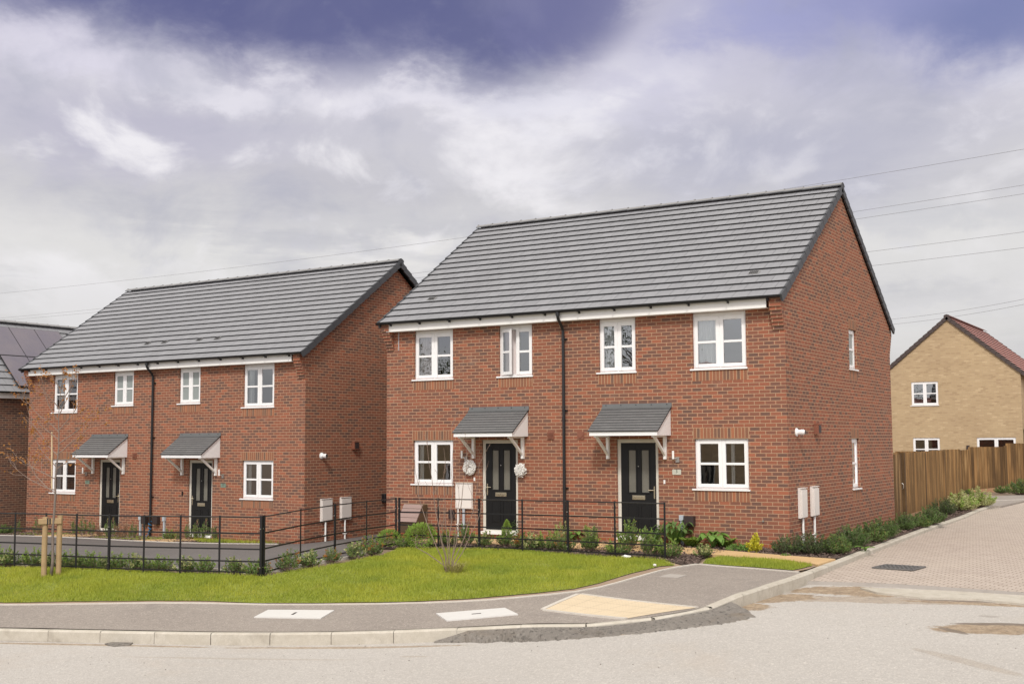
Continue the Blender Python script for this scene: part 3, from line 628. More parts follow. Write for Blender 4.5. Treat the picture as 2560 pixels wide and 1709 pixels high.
def meter_box(H,T,a0,a1,c0,c1,d=.21):
    m=MB(); tbox(m,T,a0,a1,.002,d-.03,c0,c1); tbox(m,T,a0+.012,a1-.012,d-.03,d,c0+.015,c1-.03)
    tbox(m,T,a0-.004,a1+.004,.002,d+.008,c1,c1+.012)
    return m.build('meter_box',M['meter'],H,bevel=.008)
def supply_pipe(H,T,a,c0,c1,r=.02,b=.05,mat='white'):
    m=MB(); m.tube([T(a,b,c1),T(a,b,c0)],r,10); m.box(0,0,0,0,0,0) if 0 else None
    tbox(m,T,a-.045,a+.045,.002,b+r+.005,c0+.28,c0+.30); return m.build('supply_pipe',M[mat],H)
def plate(H,x,z,text,mat):
    m=MB(); n=16; 
    pts=[]
    for cx,cz,a in ((x+.08,z+.03,0),(x-.08,z+.03,90),(x-.08,z-.035,180),(x+.08,z-.035,270)):
        for k in range(4): t=math.radians(a+k*30); pts.append((cx+.018*math.cos(t),-.012,cz+.022*math.sin(t)))
    pts.append((x+.098,-.012,z-.03))
    m.poly(pts[::-1]); 
    for i in range(len(pts)):
        p,q=pts[i],pts[(i+1)%len(pts)]; m.poly([p,q,(q[0],-.001,q[2]),(p[0],-.001,p[2])])
    pl=m.build('number_plate',M[mat],H)
    cu=bpy.data.curves.new('digits','FONT'); cu.body=text; cu.size=.10; cu.align_x='CENTER'; cu.align_y='CENTER'; cu.extrude=.001
    cu.materials.append(M['digit']); q=bpy.data.objects.new('tmp',cu); me=bpy.data.meshes.new_from_object(q); bpy.data.objects.remove(q); o=bpy.data.objects.new('house_number',me); COL.objects.link(o); o.parent=pl; o.location=(x,-.0145,z+.012); o.rotation_euler=(PI/2,0,0)
    return pl
M['digit']=plain('plate_digits',(.10,.12,.10),.5); M['plate_cream']=plain('plate_cream',(.52,.52,.44),.4,.1,30); M['plate_green']=plain('plate_green',(.20,.27,.21),.4,.25,60)
def vent(H,T,a,c,s=.1,mat='terracotta',round_=False):
    m=MB(); tbox(m,T,a-s,a+s,.002,.022,c-s,c+s)
    if round_: m.tube([T(a,.022,c),T(a,.035,c)],s*.6,14)
    else:
        for k in range(5): tbox(m,T,a-s*.8,a+s*.8,.022,.035,c-s*.75+k*s*.34,c-s*.75+k*s*.34+s*.16)
    return m.build('air_vent',M[mat],H)
def cowl(H,T,a,c):
    m=MB(); tbox(m,T,a-.10,a+.10,.002,.10,c-.11,c+.11,0); tbox(m,T,a-.075,a+.085,.10,.106,c-.085,c+.07,1); tbox(m,T,a-.105,a+.105,.002,.115,c+.085,c+.115,0)
    return m.build('extractor_cowl',[M['terracotta'],M['brownbox']],H,bevel=.004)
def flue(H,a,c):
    m=MB(); P=lambda b,r,n=18:[(b,a+r*math.cos(2*PI*k/n),c+r*math.sin(2*PI*k/n)) for k in range(n)]
    st=[(.002,.085),(.02,.085),(.035,.06),(.05,.05),(.10,.05),(.105,.058),(.115,.058),(.12,.05),(.135,.05),(.14,.058),(.15,.058),(.155,.045),(.19,.045)]
    R=[P(b,r) for b,r in st]
    for i in range(len(R)-1):
        for k in range(18): l=(k+1)%18; m.poly([R[i][k],R[i][l],R[i+1][l],R[i+1][k]])
    m.poly(R[-1],None,1)
    return m.build('boiler_flue',[M['upvc'],M['brownbox']],H)
# ---- right-hand pair
W1=9.994; D1=8.304; ZE=4.995; RZ=8.0
wf=lambda a,b:(a,b,1.15,2.175)
wu=lambda a,b,z=3.625:(a,b,z,4.79)
hf=[wf(-9.2,-8.05),wf(-1.985,-.815),wu(-9.175,-8.05),wu(-6.77,-5.885),wu(-4.19,-3.305),wu(-1.99,-.82),(-7.245,-6.275,.1,2.175),(-3.785,-2.81,.1,2.175)]
hs=[(4.56,5.19,3.79,4.72),(4.56,5.19,1.02,2.175)]
sf=[(h[0]-.02,h[1]+.02,h[2]-.255) for h in hf[:6]]+[(-9.22,-8.03,2.185),(-2.01,-.795,2.185)]
ss=[(4.54,5.21,3.535),(4.54,5.21,4.73),(4.54,5.21,.765),(4.54,5.21,2.185)]
H1,wall1,roof1=house_shell('semi_detached_house',(0,0,0),0,'nearest red brick semi-detached pair with grey tiled roof and a tall right-hand gable',W1,D1,ZE,RZ,hf,hs,zbot=-.45,eng=.075,vl=.03,vr=.06,soldiers_f=sf,soldiers_s=ss,group='red brick semi-detached pairs facing the lawn')
window(H1,F_,-9.2,-8.05,1.15,2.175,curtain=[(-9.12,-8.98,'white')])
window(H1,F_,-1.985,-.815,1.15,2.175,curtain=[(-1.25,-1.17,'white')])
window(H1,F_,-9.175,-8.05,3.625,4.79,curtain=[(-9.1,-8.62,'pink')],tophead=.06,dark_gap=True)
window(H1,F_,-6.77,-5.885,3.625,4.79,curtain=[(-6.72,-6.36,'pink')],tophead=.06,open_left=True)
window(H1,F_,-4.19,-3.305,3.625,4.79,curtain=[(-4.15,-3.76,'white')],tophead=.06,dark_gap=True)
window(H1,F_,-1.99,-.82,3.625,4.79,curtain=[(-1.9,-1.48,'white')],tophead=.06,dark_gap=True)
window(H1,S_,4.56,5.19,3.79,4.72,single=True,obscured=True)
window(H1,S_,4.56,5.19,1.02,2.175,single=True)
door(H1,-7.245,-6.275,.1,2.175,handle_left=True); door(H1,-3.785,-2.81,.1,2.175)
canopy(H1,-7.585,-5.995); canopy(H1,-4.11,-2.505)
downpipe(H1,-5.045,5.0,.15)
lamp(H1,-7.74); lamp(H1,-2.43)
plate(H1,-2.39,1.49,'3','plate_cream')
for x in (-2.67,-7.44): 
    b=MB(); b.box(x-.018,x+.018,-.02,-.002,1.24,1.32); b.build('doorbell',M['white'],H1)
vent(H1,F_,-5.41,2.264,.085); vent(H1,F_,-4.655,2.264,.08,'terracotta',True)
m=meter_box(H1,F_,-7.955,-7.49,.59,1.185,.06)
supply_pipe(H1,F_,-7.875,-.05,.59); supply_pipe(H1,F_,-7.715,-.05,.59,.032,.05,'conduit')
b=MB(); b.box(-8.12,-7.99,-.09,-.002,.36,.565); b.build('gas_box',M['brownbox'],H1,bevel=.008)
b=MB(); b.box(-2.2,-1.985,-.13,-.002,.39,.59); b.box(-2.13,-2.05,-.09,-.02,.36,.39); b.build('gas_box',M['brownbox'],H1,bevel=.008)
b=MB(); b.box(-2.33,-2.235,-.07,-.002,.49,.60); b.box(-2.312,-2.252,-.05,-.002,-.05,.49); b.build('cable_conduit',M['conduit'],H1,bevel=.003)
meter_box(H1,S_,.55,.92,.563,1.165,.09); meter_box(H1,S_,1.345,1.71,.563,1.17,.09)
supply_pipe(H1,S_,.72,-.1,.56,.024,.045); supply_pipe(H1,S_,1.48,-.1,.56,.024,.045)
cowl(H1,S_,1.83,2.375); flue(H1,.56,2.3)
b=MB(); b.tube([(-.53,-.002,.53),(-.53,-.03,.53)],.02,10); b.build('overflow_outlet',M['steel'],H1)
for x in (-W1+.36,): 
    b=MB(); b.box(x-.008,x+.008,-.012,-.001,4.35,4.80); b.build('movement_joint',M['conduit'],H1)
def roof_vent(roof,x,s,W,D,ze=ZE,rz=RZ,oe=.3,w=.24):
    run=D/2+oe; L=math.hypot(run,rz-ze); cy,cz=run/L,(rz-ze)/L
    m=MB()
    def P(xx,ss,h): return (xx,-oe+cy*ss-cz*h,ze+cz*ss+cy*h)
    a=s; b=s+.17
    q=[P(x,a,.038),P(x+w,a,.038),P(x+w,b,.032),P(x,b,.032)]; m.poly(q)
    for k in range(5):
        xx=x+.02+k*(w-.04)/5; m.poly([P(xx,a+.02,.043),P(xx+.028,a+.02,.043),P(xx+.028,b-.02,.037),P(xx,b-.02,.037)],None,1)
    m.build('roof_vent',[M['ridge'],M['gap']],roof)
roof_vent(roof1,-.95,1.02,W1,D1); roof_vent(roof1,-9.2,1.02,W1,D1)
# ---- left-hand pair
X2,Y2,Z2,R2=-13.3054,.7958,-.516,-.03; W2=11.83; D2=7.578; RZ2=7.90
hf2=[wf(-10.63,-9.43),(-2.30,-1.13,1.15,2.175),wu(-10.63,-9.43),(-7.75,-6.84,3.78,4.79),(-4.88,-4.0,3.78,4.79),wu(-2.30,-1.13),(-8.32,-7.36,.1,2.175),(-4.42,-3.45,.1,2.175)]
sf2=[(h[0]-.02,h[1]+.02,h[2]-.255) for h in hf2[:6]]+[(-10.65,-9.41,2.185),(-2.32,-1.11,2.185)]
H2,wall2,roof2=house_shell('semi_detached_house',(X2,Y2,Z2),R2,'red brick semi-detached pair set back on the left behind the dark driveway',W2,D2,ZE,RZ2,hf2,[],zbot=-.4,vl=.06,vr=.17,soldiers_f=sf2,group='red brick semi-detached pairs facing the lawn')
window(H2,F_,-10.63,-9.43,1.15,2.175,curtain=[(-10.55,-10.3,'white')]); window(H2,F_,-2.30,-1.13,1.15,2.175,curtain=[(-2.25,-2.08,'white')])
window(H2,F_,-10.63,-9.43,3.625,4.79,curtain=[(-10.55,-10.2,'white')],tophead=.05)
window(H2,F_,-7.75,-6.84,3.78,4.79,tophead=.03,obscured=True); window(H2,F_,-4.88,-4.0,3.78,4.79,tophead=.03,obscured=True)
window(H2,F_,-2.30,-1.13,3.625,4.79,curtain=[(-2.25,-2.05,'white')],tophead=.05)
door(H2,-8.32,-7.36,.1,2.175); door(H2,-4.42,-3.45,.1,2.175,handle_left=True)
canopy(H2,-8.70,-7.05); canopy(H2,-4.784,-3.157)
downpipe(H2,-5.92,5.0,-.05)
lamp(H2,-8.97); lamp(H2,-3.09); plate(H2,-8.85,1.5,'31','plate_green'); plate(H2,-3.01,1.49,'29','plate_green')
vent(H2,F_,-6.715,2.286,.085)
b=MB(); b.box(-4.66,-4.62,-.03,-.002,1.19,1.29); b.build('doorbell',M['black'],H2)
for x in (-6.38,-5.36): 
    b=MB(); b.box(x-.05,x+.05,-.07,-.002,.44,.57); b.box(x-.03,x+.03,-.05,-.002,-.02,.44); b.build('cable_conduit',M['conduit'],H2,bevel=.003)
for x in (-6.15,-5.66): 
    b=MB(); b.box(x-.1,x+.1,-.13,-.002,.34,.57); b.build('gas_box',M['brownbox'],H2,bevel=.008)
meter_box(H2,S_,.605,1.03,.555,1.15,.08); meter_box(H2,S_,1.385,1.80,.56,1.16,.08)
supply_pipe(H2,S_,.78,-.1,.555,.024,.045); supply_pipe(H2,S_,1.56,-.1,.56,.024,.045)
cowl(H2,S_,1.97,2.57); flue(H2,.65,2.3)
b=MB(); tbox(b,S_,3.15,3.35,.002,.14,.95,1.2); b.build('hose_reel',M['black'],H2,bevel=.02)
b=MB(); b.tube([(-.35,-.002,.47),(-.35,-.03,.47)],.018,10); b.build('overflow_outlet',M['steel'],H2)
for x in (-7.05,-6.3,-4.8,-4.05): roof_vent(roof2,x,1.0,W2,D2,rz=RZ2,w=.2)
# ---- house turned side-on beyond, with solar panels
ZE3,RZ3,D3,OE3=4.64,7.2,4.5,.25
H3,wall3,roof3=house_shell('detached_house',(-27.15,8.5,-.8),PI/2,'dark brick house at the left edge with solar panels on its steep roof',12,D3,ZE3,RZ3,[],[],zbot=-.3,mats=('brick_b','soldier'),corbel=False,zf=4.44,vl=.06,vr=.06,ncourse=11,oe=OE3)
def panel(x,s,w=1.04,h=1.5):
    run=D3/2+OE3; L=math.hypot(run,RZ3-ZE3); cy,cz=run/L,(RZ3-ZE3)/L
    def P(xx,ss,hh): return (xx,-OE3+cy*ss-cz*hh,ZE3+cz*ss+cy*hh)
    m=MB(); g=.014
    m.poly([P(x+g,s+g,.118),P(x+w-g,s+g,.118),P(x+w-g,s+h-g,.118),P(x+g,s+h-g,.118)],[(0,0),(w,0),(w,h),(0,h)],0)
    q=[(x,s),(x+w,s),(x+w,s+h),(x,s+h)]
    for k in range(4):
        a,b_=q[k],q[(k+1)%4]; m.poly([P(*a,.115),P(*b_,.115),P(*b_,.075),P(*a,.075)],None,1)
    m.poly([P(*p,.114) for p in q],None,1); m.poly([P(*p,.075) for p in q[::-1]],None,1)
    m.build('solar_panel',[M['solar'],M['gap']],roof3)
for k in range(-1,3): panel(-6.43+1.04*k,1.72)
for k in (0,1): panel(-6.43+1.04*k,.2)
# ---- buff house on the right
BX,BY=-6.72,33.8
hb=[(1.35,2.55,3.70,4.78),(1.35,2.55,1.15,2.2),(4.15,5.80,.1,2.2)]
H4,wall4,roof4=house_shell('detached_house',(BX,BY,.02),-PI/2,'buff brick house with a red tiled roof behind the tall timber fence',9.3,6.1,4.95,7.75,[],hb,zbot=-.5,mats=('cream','cream'),corbel=False,vl=.05,vr=.07,verge='verge_brown',tile='tile_red',ncourse=16,gutter=False,ridgem='tile_red')
window(H4,S_,1.35,2.55,3.70,4.78,room=True,setback=.04); window(H4,S_,1.35,2.55,1.15,2.2,setback=.04)
wq=window(H4,S_,4.15,5.80,.1,2.2,sill=False,setback=.04)
for (a0,a1,c0,c1) in ((-2.6,-1.4,3.65,4.75),(-6.5,-5.3,3.65,4.75)):
    bk=MB(); frame_ring(bk,lambda a,b,c:(a,6.1+b,c),a0,a1,c0,c1,.07,-.02,.03); bk.build('window',M['upvc'],H4)
lb=MB(); tbox(lb,S_,3.72,3.84,.002,.12,1.6,1.85); lb.build('wall_lamp',M['brownbox'],H4)
# ------------------------------------------------------------------ ground sheets
from mathutils.geometry import intersect_point_line
def sheet(name,poly,mat,zf=UPP,off=0.,grid=.5,kind='structure',skirt=0.):
    bm=bmesh.new(); vs=[bm.verts.new((p[0],p[1],0)) for p in poly]; f=bm.faces.new(vs)
    if f.normal.z<0: f.normal_flip()
    bm.normal_update()
    xs=[p[0] for p in poly]; ys=[p[1] for p in poly]
    def cut(co,no):
        bmesh.ops.bisect_plane(bm,geom=bm.verts[:]+bm.edges[:]+bm.faces[:],plane_co=co,plane_no=no,dist=1e-4)
    x=math.floor(min(xs)/grid)*grid+grid
    while x<max(xs): cut((x,0,0),(1,0,0)); x+=grid
    y=math.floor(min(ys)/grid)*grid+grid
    while y<max(ys): cut((0,y,0),(0,1,0)); y+=grid
    bmesh.ops.triangulate(bm,faces=bm.faces[:])
    for v in bm.verts: v.co.z=zf(v.co.x,v.co.y)+off
    if skirt:
        be=[e for e in bm.edges if e.is_boundary]; r=bmesh.ops.extrude_edge_only(bm,edges=be)
        for v in [g for g in r['geom'] if isinstance(g,bmesh.types.BMVert)]: v.co.z-=skirt
    bm.normal_update()
    for fc in bm.faces:
        if fc.normal.z<-.01: fc.normal_flip()
    me=bpy.data.meshes.new(name); bm.to_mesh(me); bm.free(); me.polygons.foreach_set('use_smooth',[True]*len(me.polygons)) if not skirt else None
    me.materials.append(M[mat]); o=bpy.data.objects.new(name,me); COL.objects.link(o); o['kind']=kind; return o
def strip(name,pts,w,h0,h1,mat,zf,side=1,joint=0,gap=.006,bev=0,chamf=0.):
    """kerb-like strip following a line; h0..h1 relative to zf"""
    P=[Vector((p[0],p[1],0)) for p in pts]; m=MB()
    L=[0]
    for i in range(len(P)-1): L.append(L[-1]+(P[i+1]-P[i]).length)
    def smp(s):
        s=max(0,min(s,L[-1]))
        for i in range(len(P)-1):
            if s<=L[i+1]+1e-9: t=(s-L[i])/max(1e-9,L[i+1]-L[i]); return P[i].lerp(P[i+1],t),(P[i+1]-P[i]).normalized()
    n=max(1,round(L[-1]/joint)) if joint else max(1,int(L[-1]/.5)); st=L[-1]/n
    for i in range(n):
        a,b=i*st+(gap/2 if joint else 0),(i+1)*st-(gap/2 if joint else 0)
        pa,da=smp(a);pb,db=smp(b); d=(pb-pa).normalized(); nn=Vector((d.y,-d.x,0))*side
        q=[pa,pb,pb+nn*w,pa+nn*w]
        z=[zf(v.x,v.y) for v in (pa,pb)]; z=[z[0],z[1],z[1],z[0]]
        jt=random.uniform(-.003,.003) if joint else 0
        top=[(v.x,v.y,zz+h1+jt) for v,zz in zip(q,z)]; bot=[(v.x,v.y,zz+h0) for v,zz in zip(q,z)]
        if chamf:
            top2=[top[0],top[1],tuple(Vector(top[2])-nn*chamf),tuple(Vector(top[3])-nn*chamf)]
            lo=[top[0],top[1],(top[2][0],top[2][1],top[2][2]-chamf*1.1),(top[3][0],top[3][1],top[3][2]-chamf*1.1)]
            m.poly(top2); m.poly([top2[3],top2[2],lo[2],lo[3]]); top=lo
        else: m.poly(top)
        for k in range(4): j=(k+1)%4; m.poly([bot[k],bot[j],top[j],top[k]])
    o=m.build(name,M[mat]); o['kind']='structure'; return o
def smooth_line(pts,n=6):
    out=[]; P=[Vector((*p[:2],p[2] if len(p)>2 else 0)) for p in pts]
    for i in range(len(P)-1):
        p0=P[max(i-1,0)];p1=P[i];p2=P[i+1];p3=P[min(i+2,len(P)-1)]
        for k in range(n):
            t=k/n; out.append(tuple(.5*((2*p1)+(p2-p0)*t+(2*p0-5*p1+4*p2-p3)*t*t+(3*p1-p0-3*p2+p3)*t**3)))
    out.append(tuple(P[-1])); return out
KL=smooth_line(KERB,8)
# kerb front line, kerb top z follows KERB; the pavement lies just behind it
kz={}
def kerbz(x,y):
    b=None
    for i in range(len(KL)-1):
        a=Vector(KL[i][:2]);c=Vector(KL[i+1][:2]); p=Vector((x,y)); d=c-a; t=max(0,min(1,(p-a).dot(d)/max(d.length_squared,1e-9))); q=(a+d*t-p).length
        if b is None or q<b[0]: b=(q,KL[i][2]*(1-t)+KL[i+1][2]*t)
    return b[1]
def off_line(line,d):
    out=[]
    for i,p in enumerate(line):
        a=Vector(line[max(i-1,0)][:2]);b=Vector(line[min(i+1,len(line)-1)][:2]); t=(b-a).normalized(); out.append((p[0]+t.y*d,p[1]-t.x*d))
    return out
KB=[p for p in off_line(KL,-.125) if p[1]<18.6]     # back of kerb (pavement side)
strip('kerb',KB,.125,-.4,.006,'kerb',lambda x,y: max(kerbz(x,y),ROADZ(x,y)+.035),joint=.915,chamf=.022,side=1)
# one ground sheet to the horizon, then finer sheets over it
gm=MB(); R=900
def gz(x,y): return min(UPP(x,y),ROADZ(x,y))-.12
xs=[-R,-200,-80,-42]+list(np.arange(-38,17,2.))+[16,40,100,R]; ys=[-R,-200,-60,-16]+list(np.arange(-14,49,2.))+[48,80,200,R]
for i in range(len(xs)-1):
    for j in range(len(ys)-1):
        q=[(xs[i],ys[j]),(xs[i+1],ys[j]),(xs[i+1],ys[j+1]),(xs[i],ys[j+1])]; gm.poly([(x,y,gz(x,y)) for x,y in q])
g=gm.build('ground',M['soil'],smooth=True); g['kind']='structure'
def ats(l,**k): return [at(u,v)[:2] for u,v in l]
edge_in=off_line(KL,-.12)
UPz=lambda x,y: UPP(x,y)
# soil under every garden (behind the kerb)
soil=[p for p in edge_in]+[(-1,44),(-40,44),(-40,-13)]
sheet('garden_soil',soil,'soil',off=-.025,grid=1.)
# road
rl=off_line(KL,-.02)
road=[(-40,-22),(-7,-28),(14,-28),(14,-2.6)]+[]
BE0=(1.45,-3.52); BE=[(1.38,-3.52),(2.91,-3.26),(4.74,-3.13),(9,-3.05),(14,-3.0)]
cut=[p for p in rl if p[1]<-3.3]
sheet('road',[(-40,-40),(16,-40),(16,-2.9)]+[(p[0],p[1]+.1) for p in BE[::-1]]+cut[::-1]+[(-40,cut[0][1]-4)],'road',zf=ROADZ,off=0,grid=.6)
rest=[p for p in rl if p[1]>=-3.55]
sheet('block_paved_road',[(x,y) for x,y in BE]+[(14,40),(rest[-1][0],40)]+rest[::-1],'paving',zf=ROADZ,off=.05,grid=.8)
strip('paving_edge',[(p[0],p[1]-.03) for p in BE],.04,-.1,.053,'patch_light',ROADZ)
# torn band of old concrete and sand in front of the block paving
def ragged(cl,amp,seed,step=.12):
    r=random.Random(seed); out=[]
    for i in range(len(cl)):
        a=Vector(cl[i][:2]);b=Vector(cl[(i+1)%len(cl)][:2]); n=max(1,int((b-a).length/step)); d=(b-a); nn=Vector((d.y,-d.x)).normalized() if d.length>0 else Vector((0,0))
        w=r.uniform(-1,1)
        for k in range(n):
            w=.6*w+.4*r.uniform(-1,1); p=a+d*(k/n)+nn*w*amp; out.append((p.x,p.y))
    return out
def px(l): return [road_at(u,v)[:2] for u,v in l]
def zr(x,y): return ROADZ(x,y)
sheet('concrete_haunch',ragged(px([(2150,1472),(2330,1478),(2560,1492),(2640,1500),(2640,1522),(2560,1514),(2440,1500),(2300,1497),(2190,1484)]),.025,5),'kerb',zf=ROADZ,off=.03,grid=.2,skirt=.03)
sheet('asphalt_blob',ragged(px([(262,1610),(300,1601),(335,1603),(325,1613),(285,1616)]),.03,11,.07),'patch',zf=ROADZ,off=.018,grid=.15,skirt=.03)
# dark asphalt fillet against the dropped kerb
kl=off_line(KL,.0); seg=[p for p in kl if -2.15<p[0] and p[1]<-6.35]
outer=off_line(KL,.72); so=[p for p in outer if -2.6<p[0] and p[1]<-6.5]
def prof(i,n): t=i/(n-1); return max(.0,math.sin(min(1,t*1.5+.02)*PI/2))**.8*(1 if t<.93 else (1-t)/.07*.5+.5)
pm=MB(); n=len(seg); NS=9; rr=random.Random(4); G=[]
pts=[k for k in KL if -2.15<k[0] and k[1]<-6.35]
noi=[rr.uniform(-.05,.05) for _ in range(4*n)]
fine=[]
for i in range(n-1):
    for k in range(6): fine.append(tuple(pts[i][j]*(1-k/6)+pts[i+1][j]*k/6 for j in range(3)))
fine.append(pts[-1]); n=len(fine); ww=0
for i,p in enumerate(fine):
    a=Vector(fine[max(i-1,0)][:2]);b=Vector(fine[min(i+1,n-1)][:2]);t=(b-a).normalized(); nn=Vector((t.y,-t.x)); ww=.7*ww+.3*rr.uniform(-.15,.15)
    W=(.50*prof(i,n)+.04)+ww*.8; row=[]
    for j in range(NS):
        f=j/(NS-1); x,y=p[0]+nn.x*W*f,p[1]+nn.y*W*f; zk=min(p[2]-.025,ROADZ(x,y)+.16); z0=ROADZ(x,y)
        h=(1-f)**.8 if f<.85 else .12*(1-f)/.15; z=z0+.012+(zk-z0-.012)*h*min(1,i/14)+rr.uniform(-.008,.008)*(1 if 0<j<NS-1 else 0)-(.02 if j==NS-1 else 0)
        row.append((x,y,z))
    G.append(row)
for i in range(n-1):
    for j in range(NS-1): pm.poly([G[i][j],G[i][j+1],G[i+1][j+1],G[i+1][j]])
o=pm.build('asphalt_fillet',M['patch']); o['kind']='structure'
# pavement behind the kerb
back=[(-40,-18.5),(-16.6,-12.2)]+ats([(0,1513),(654,1512),(980,1510),(1200,1502),(1345,1490),(1449,1479),(1524,1464),(1605,1441),(1680,1421),(1745,1411)])+ats([(1870,1421),(1994,1430)])
kb=[p for p in off_line(KL,-.11) if p[1]<-3.35]
pvz=lambda x,y: UPP(x,y)
sheet('pavement',back+[(kb[-1][0],kb[-1][1])]+kb[::-1]+[(-40,-20.5)],'asphalt',off=.004,grid=.5)
bl=[(-16.6,-12.2)]+ats([(0,1513),(654,1512),(980,1510),(1200,1502),(1345,1490),(1449,1479),(1524,1464),(1605,1441),(1680,1421),(1745,1411)])
strip('pavement_edging',smooth_line([(*p,0) for p in bl],3),.05,-.1,.022,'edging',UPP,side=-1)
strip('pavement_edging',ats([(1745,1411),(1870,1421),(1994,1431)]),.05,-.1,.022,'edging',UPP,side=-1)
# driveway
DR=ats([(-200,1401),(0,1406),(270,1414),(420,1419),(600,1425),(656,1428),(760,1411),(870,1392)])+[(-7.75,-3.2),(-9.6,-1.9),(-10.02,-.2),(-10.02,9),(-13.0,9),(-13.32,.78),(-14.0,.6)]+[(-14.6,.45),(-15.6,-.1),(-16.7,-.6),(-17.9,-.85),(-20.7,-.92),(-24,-1.2),(-27.2,-1.4),(-27.2,-10.2)]
sheet('driveway',DR,'drive',off=.002,grid=.6)
strip('driveway_edging',smooth_line([(*p,0) for p in ats([(-100,1404),(0,1407),(270,1415),(420,1420),(600,1426),(656,1429),(760,1412),(870,1393)])+[(-7.72,-3.2)]],2),.05,-.1,.03,'edging',UPP,side=1)
strip('driveway_edging',[(-13.9,.45),(-14.6,.35),(-15.6,-.2),(-16.7,-.7),(-17.9,-.95),(-20.7,-1.02),(-24,-1.3)],.05,-.1,.02,'edging',UPP,side=1)
# lawns, beds and paths
LWN=[(-22,-12.9)]+ats([(0,1511),(654,1510),(980,1508),(1200,1499),(1345,1486),(1449,1475),(1524,1460),(1605,1437),(1680,1419),(1712,1414),(1664,1401),(1538,1394),(1420,1388),(1306,1376),(1198,1374),(1095,1375),(996,1372),(957,1389),(853,1410),(755,1426),(651,1443),(450,1432),(272,1424),(0,1418)])+[(-22,-9.4)]
sheet('drying_bank',LWN,'drybank',off=.0,grid=.5)
def inset(poly,ds):
    n=len(poly); out=[]; A=sum(poly[i][0]*poly[(i+1)%n][1]-poly[(i+1)%n][0]*poly[i][1] for i in range(n)); s=1 if A>0 else -1
    for i in range(n):
        a=Vector(poly[i-1][:2]);b=Vector(poly[i][:2]);c=Vector(poly[(i+1)%n][:2]); t=((b-a).normalized()+(c-b).normalized()); 
        if t.length<1e-6: t=(c-a)
        t.normalize(); nn=Vector((-t.y,t.x))*s; d=ds[i] if isinstance(ds,list) else ds; out.append((b.x+nn.x*d,b.y+nn.y*d))
    return out
dl=[.1,.12,.06,.06,.1,.12,.16,.2,.24,.24,.18,.1]+[0]*(len(LWN)-12)
LW2=ragged(inset(LWN,dl),.03,77,.22); sheet('lawn',LW2,'lawn',off=.012,grid=.5)
L2=ats([(1753,1409),(1765,1399),(1800,1390),(1870,1393),(1941,1399),(2036,1414)])+[(1.28,-2.95)]+ats([(1985,1428),(1870,1419)])
sheet('drying_bank',inset(L2,-.03),'drybank',off=.0,grid=.5)
L2g=inset(L2,[.03]*6+[.08,.13,.1]); sheet('lawn',L2g,'lawn',off=.012,grid=.5)
# mulch in front of and beside the right-hand house
MU=[(-9.95,-.02),(-9.95,-1.6),(-8.9,-2.6)]+ats([(996,1371),(1095,1374),(1198,1373),(1306,1375),(1420,1387),(1538,1393),(1664,1400),(1712,1413),(1745,1409)])+[(-1.0,-2.1),(-.9,-.02)]
sheet('mulch_bed',MU,'mulch',off=.006,grid=.3)
sd=[p for p in off_line(KL,-.13) if -1.7<p[1]<15.5]
sheet('mulch_bed',[(-1.4,-.02),(-1.4,-.72),(-.2,-1.1),(1.0,-1.45)]+[p for p in sd if p[1]>-1.6]+[(-.2,15.5),(.0,8.4),(.0,.0)],'mulch',off=.006,grid=.3)
PA=[(1.34,-2.52),(1.02,-2.23),(.35,-1.86),(-.83,-1.66),(-1.6,-1.62),(-3.2,-1.55),(-6.0,-1.3),(-8.4,-1.15),(-8.45,-.35),(-7.3,-.12),(-7.3,-.02),(-6.2,-.02),(-6.2,-.12),(-5.4,-.45),(-4.4,-.5),(-3.85,-.12),(-3.85,-.02),(-2.75,-.02),(-2.75,-.14),(-2.3,-.55),(-1.98,-.66),(-1.44,-.72),(-.80,-.92),(-.18,-1.10),(.47,-1.28),(1.35,-1.52)]
sheet('garden_path',PA,'buff',off=.028,grid=.4,skirt=.05)
# strips in front of the left-hand house
def l2(x,y): c,s=math.cos(R2),math.sin(R2); return (X2+c*x-s*y,Y2+s*x+c*y)
F2=[l2(-W2,-.02),l2(-W2,-1.9),(-20.7,-.95),(-17.9,-.88),(-16.7,-.62),(-15.6,-.12),(-14.6,.42),l2(-.3,-.2),l2(-.3,-.02)]
sheet('mulch_bed',F2,'mulch',off=.008,grid=.3)
G2=[[(-23.9,1.0),(-23.9,-.45),(-21.6,-.45),(-22.6,1.0)],[(-20.4,.95),(-20.1,-.45),(-18.0,-.4),(-17.95,.95)],[(-17.6,.9),(-16.2,-.05),(-15.2,.3),(-14.3,.65),(-13.9,.75)]]
for g_ in G2: sheet('lawn',g_,'lawn',off=.016,grid=.4)
for q in ([(-21.62,1.02),(-20.7,1.02),(-20.55,.2),(-20.7,-.93),(-21.9,-.95),(-22.0,-.6)],[(-17.72,.93),(-16.75,.90),(-16.95,.1),(-16.72,-.6),(-17.85,-.86),(-17.95,-.3)]): sheet('garden_path',q,'buff',off=.024,grid=.4,skirt=.05)
# rear parking area on the right
pk=ats([(2378,1262),(2378,1242),(2470,1236),(2620,1233),(2620,1246)])
sheet('parking_area',[(-.3,17.6),(-.6,24.8),(0,25.9),(3,27),(3,22),(1.15,21.8),(1.0,17.8)],'asphalt',off=.01,grid=.8,skirt=.2)
strip('parking_line',[(.15,21.5),(1.0,22.6)],.1,0,.018,'edging',UPP)
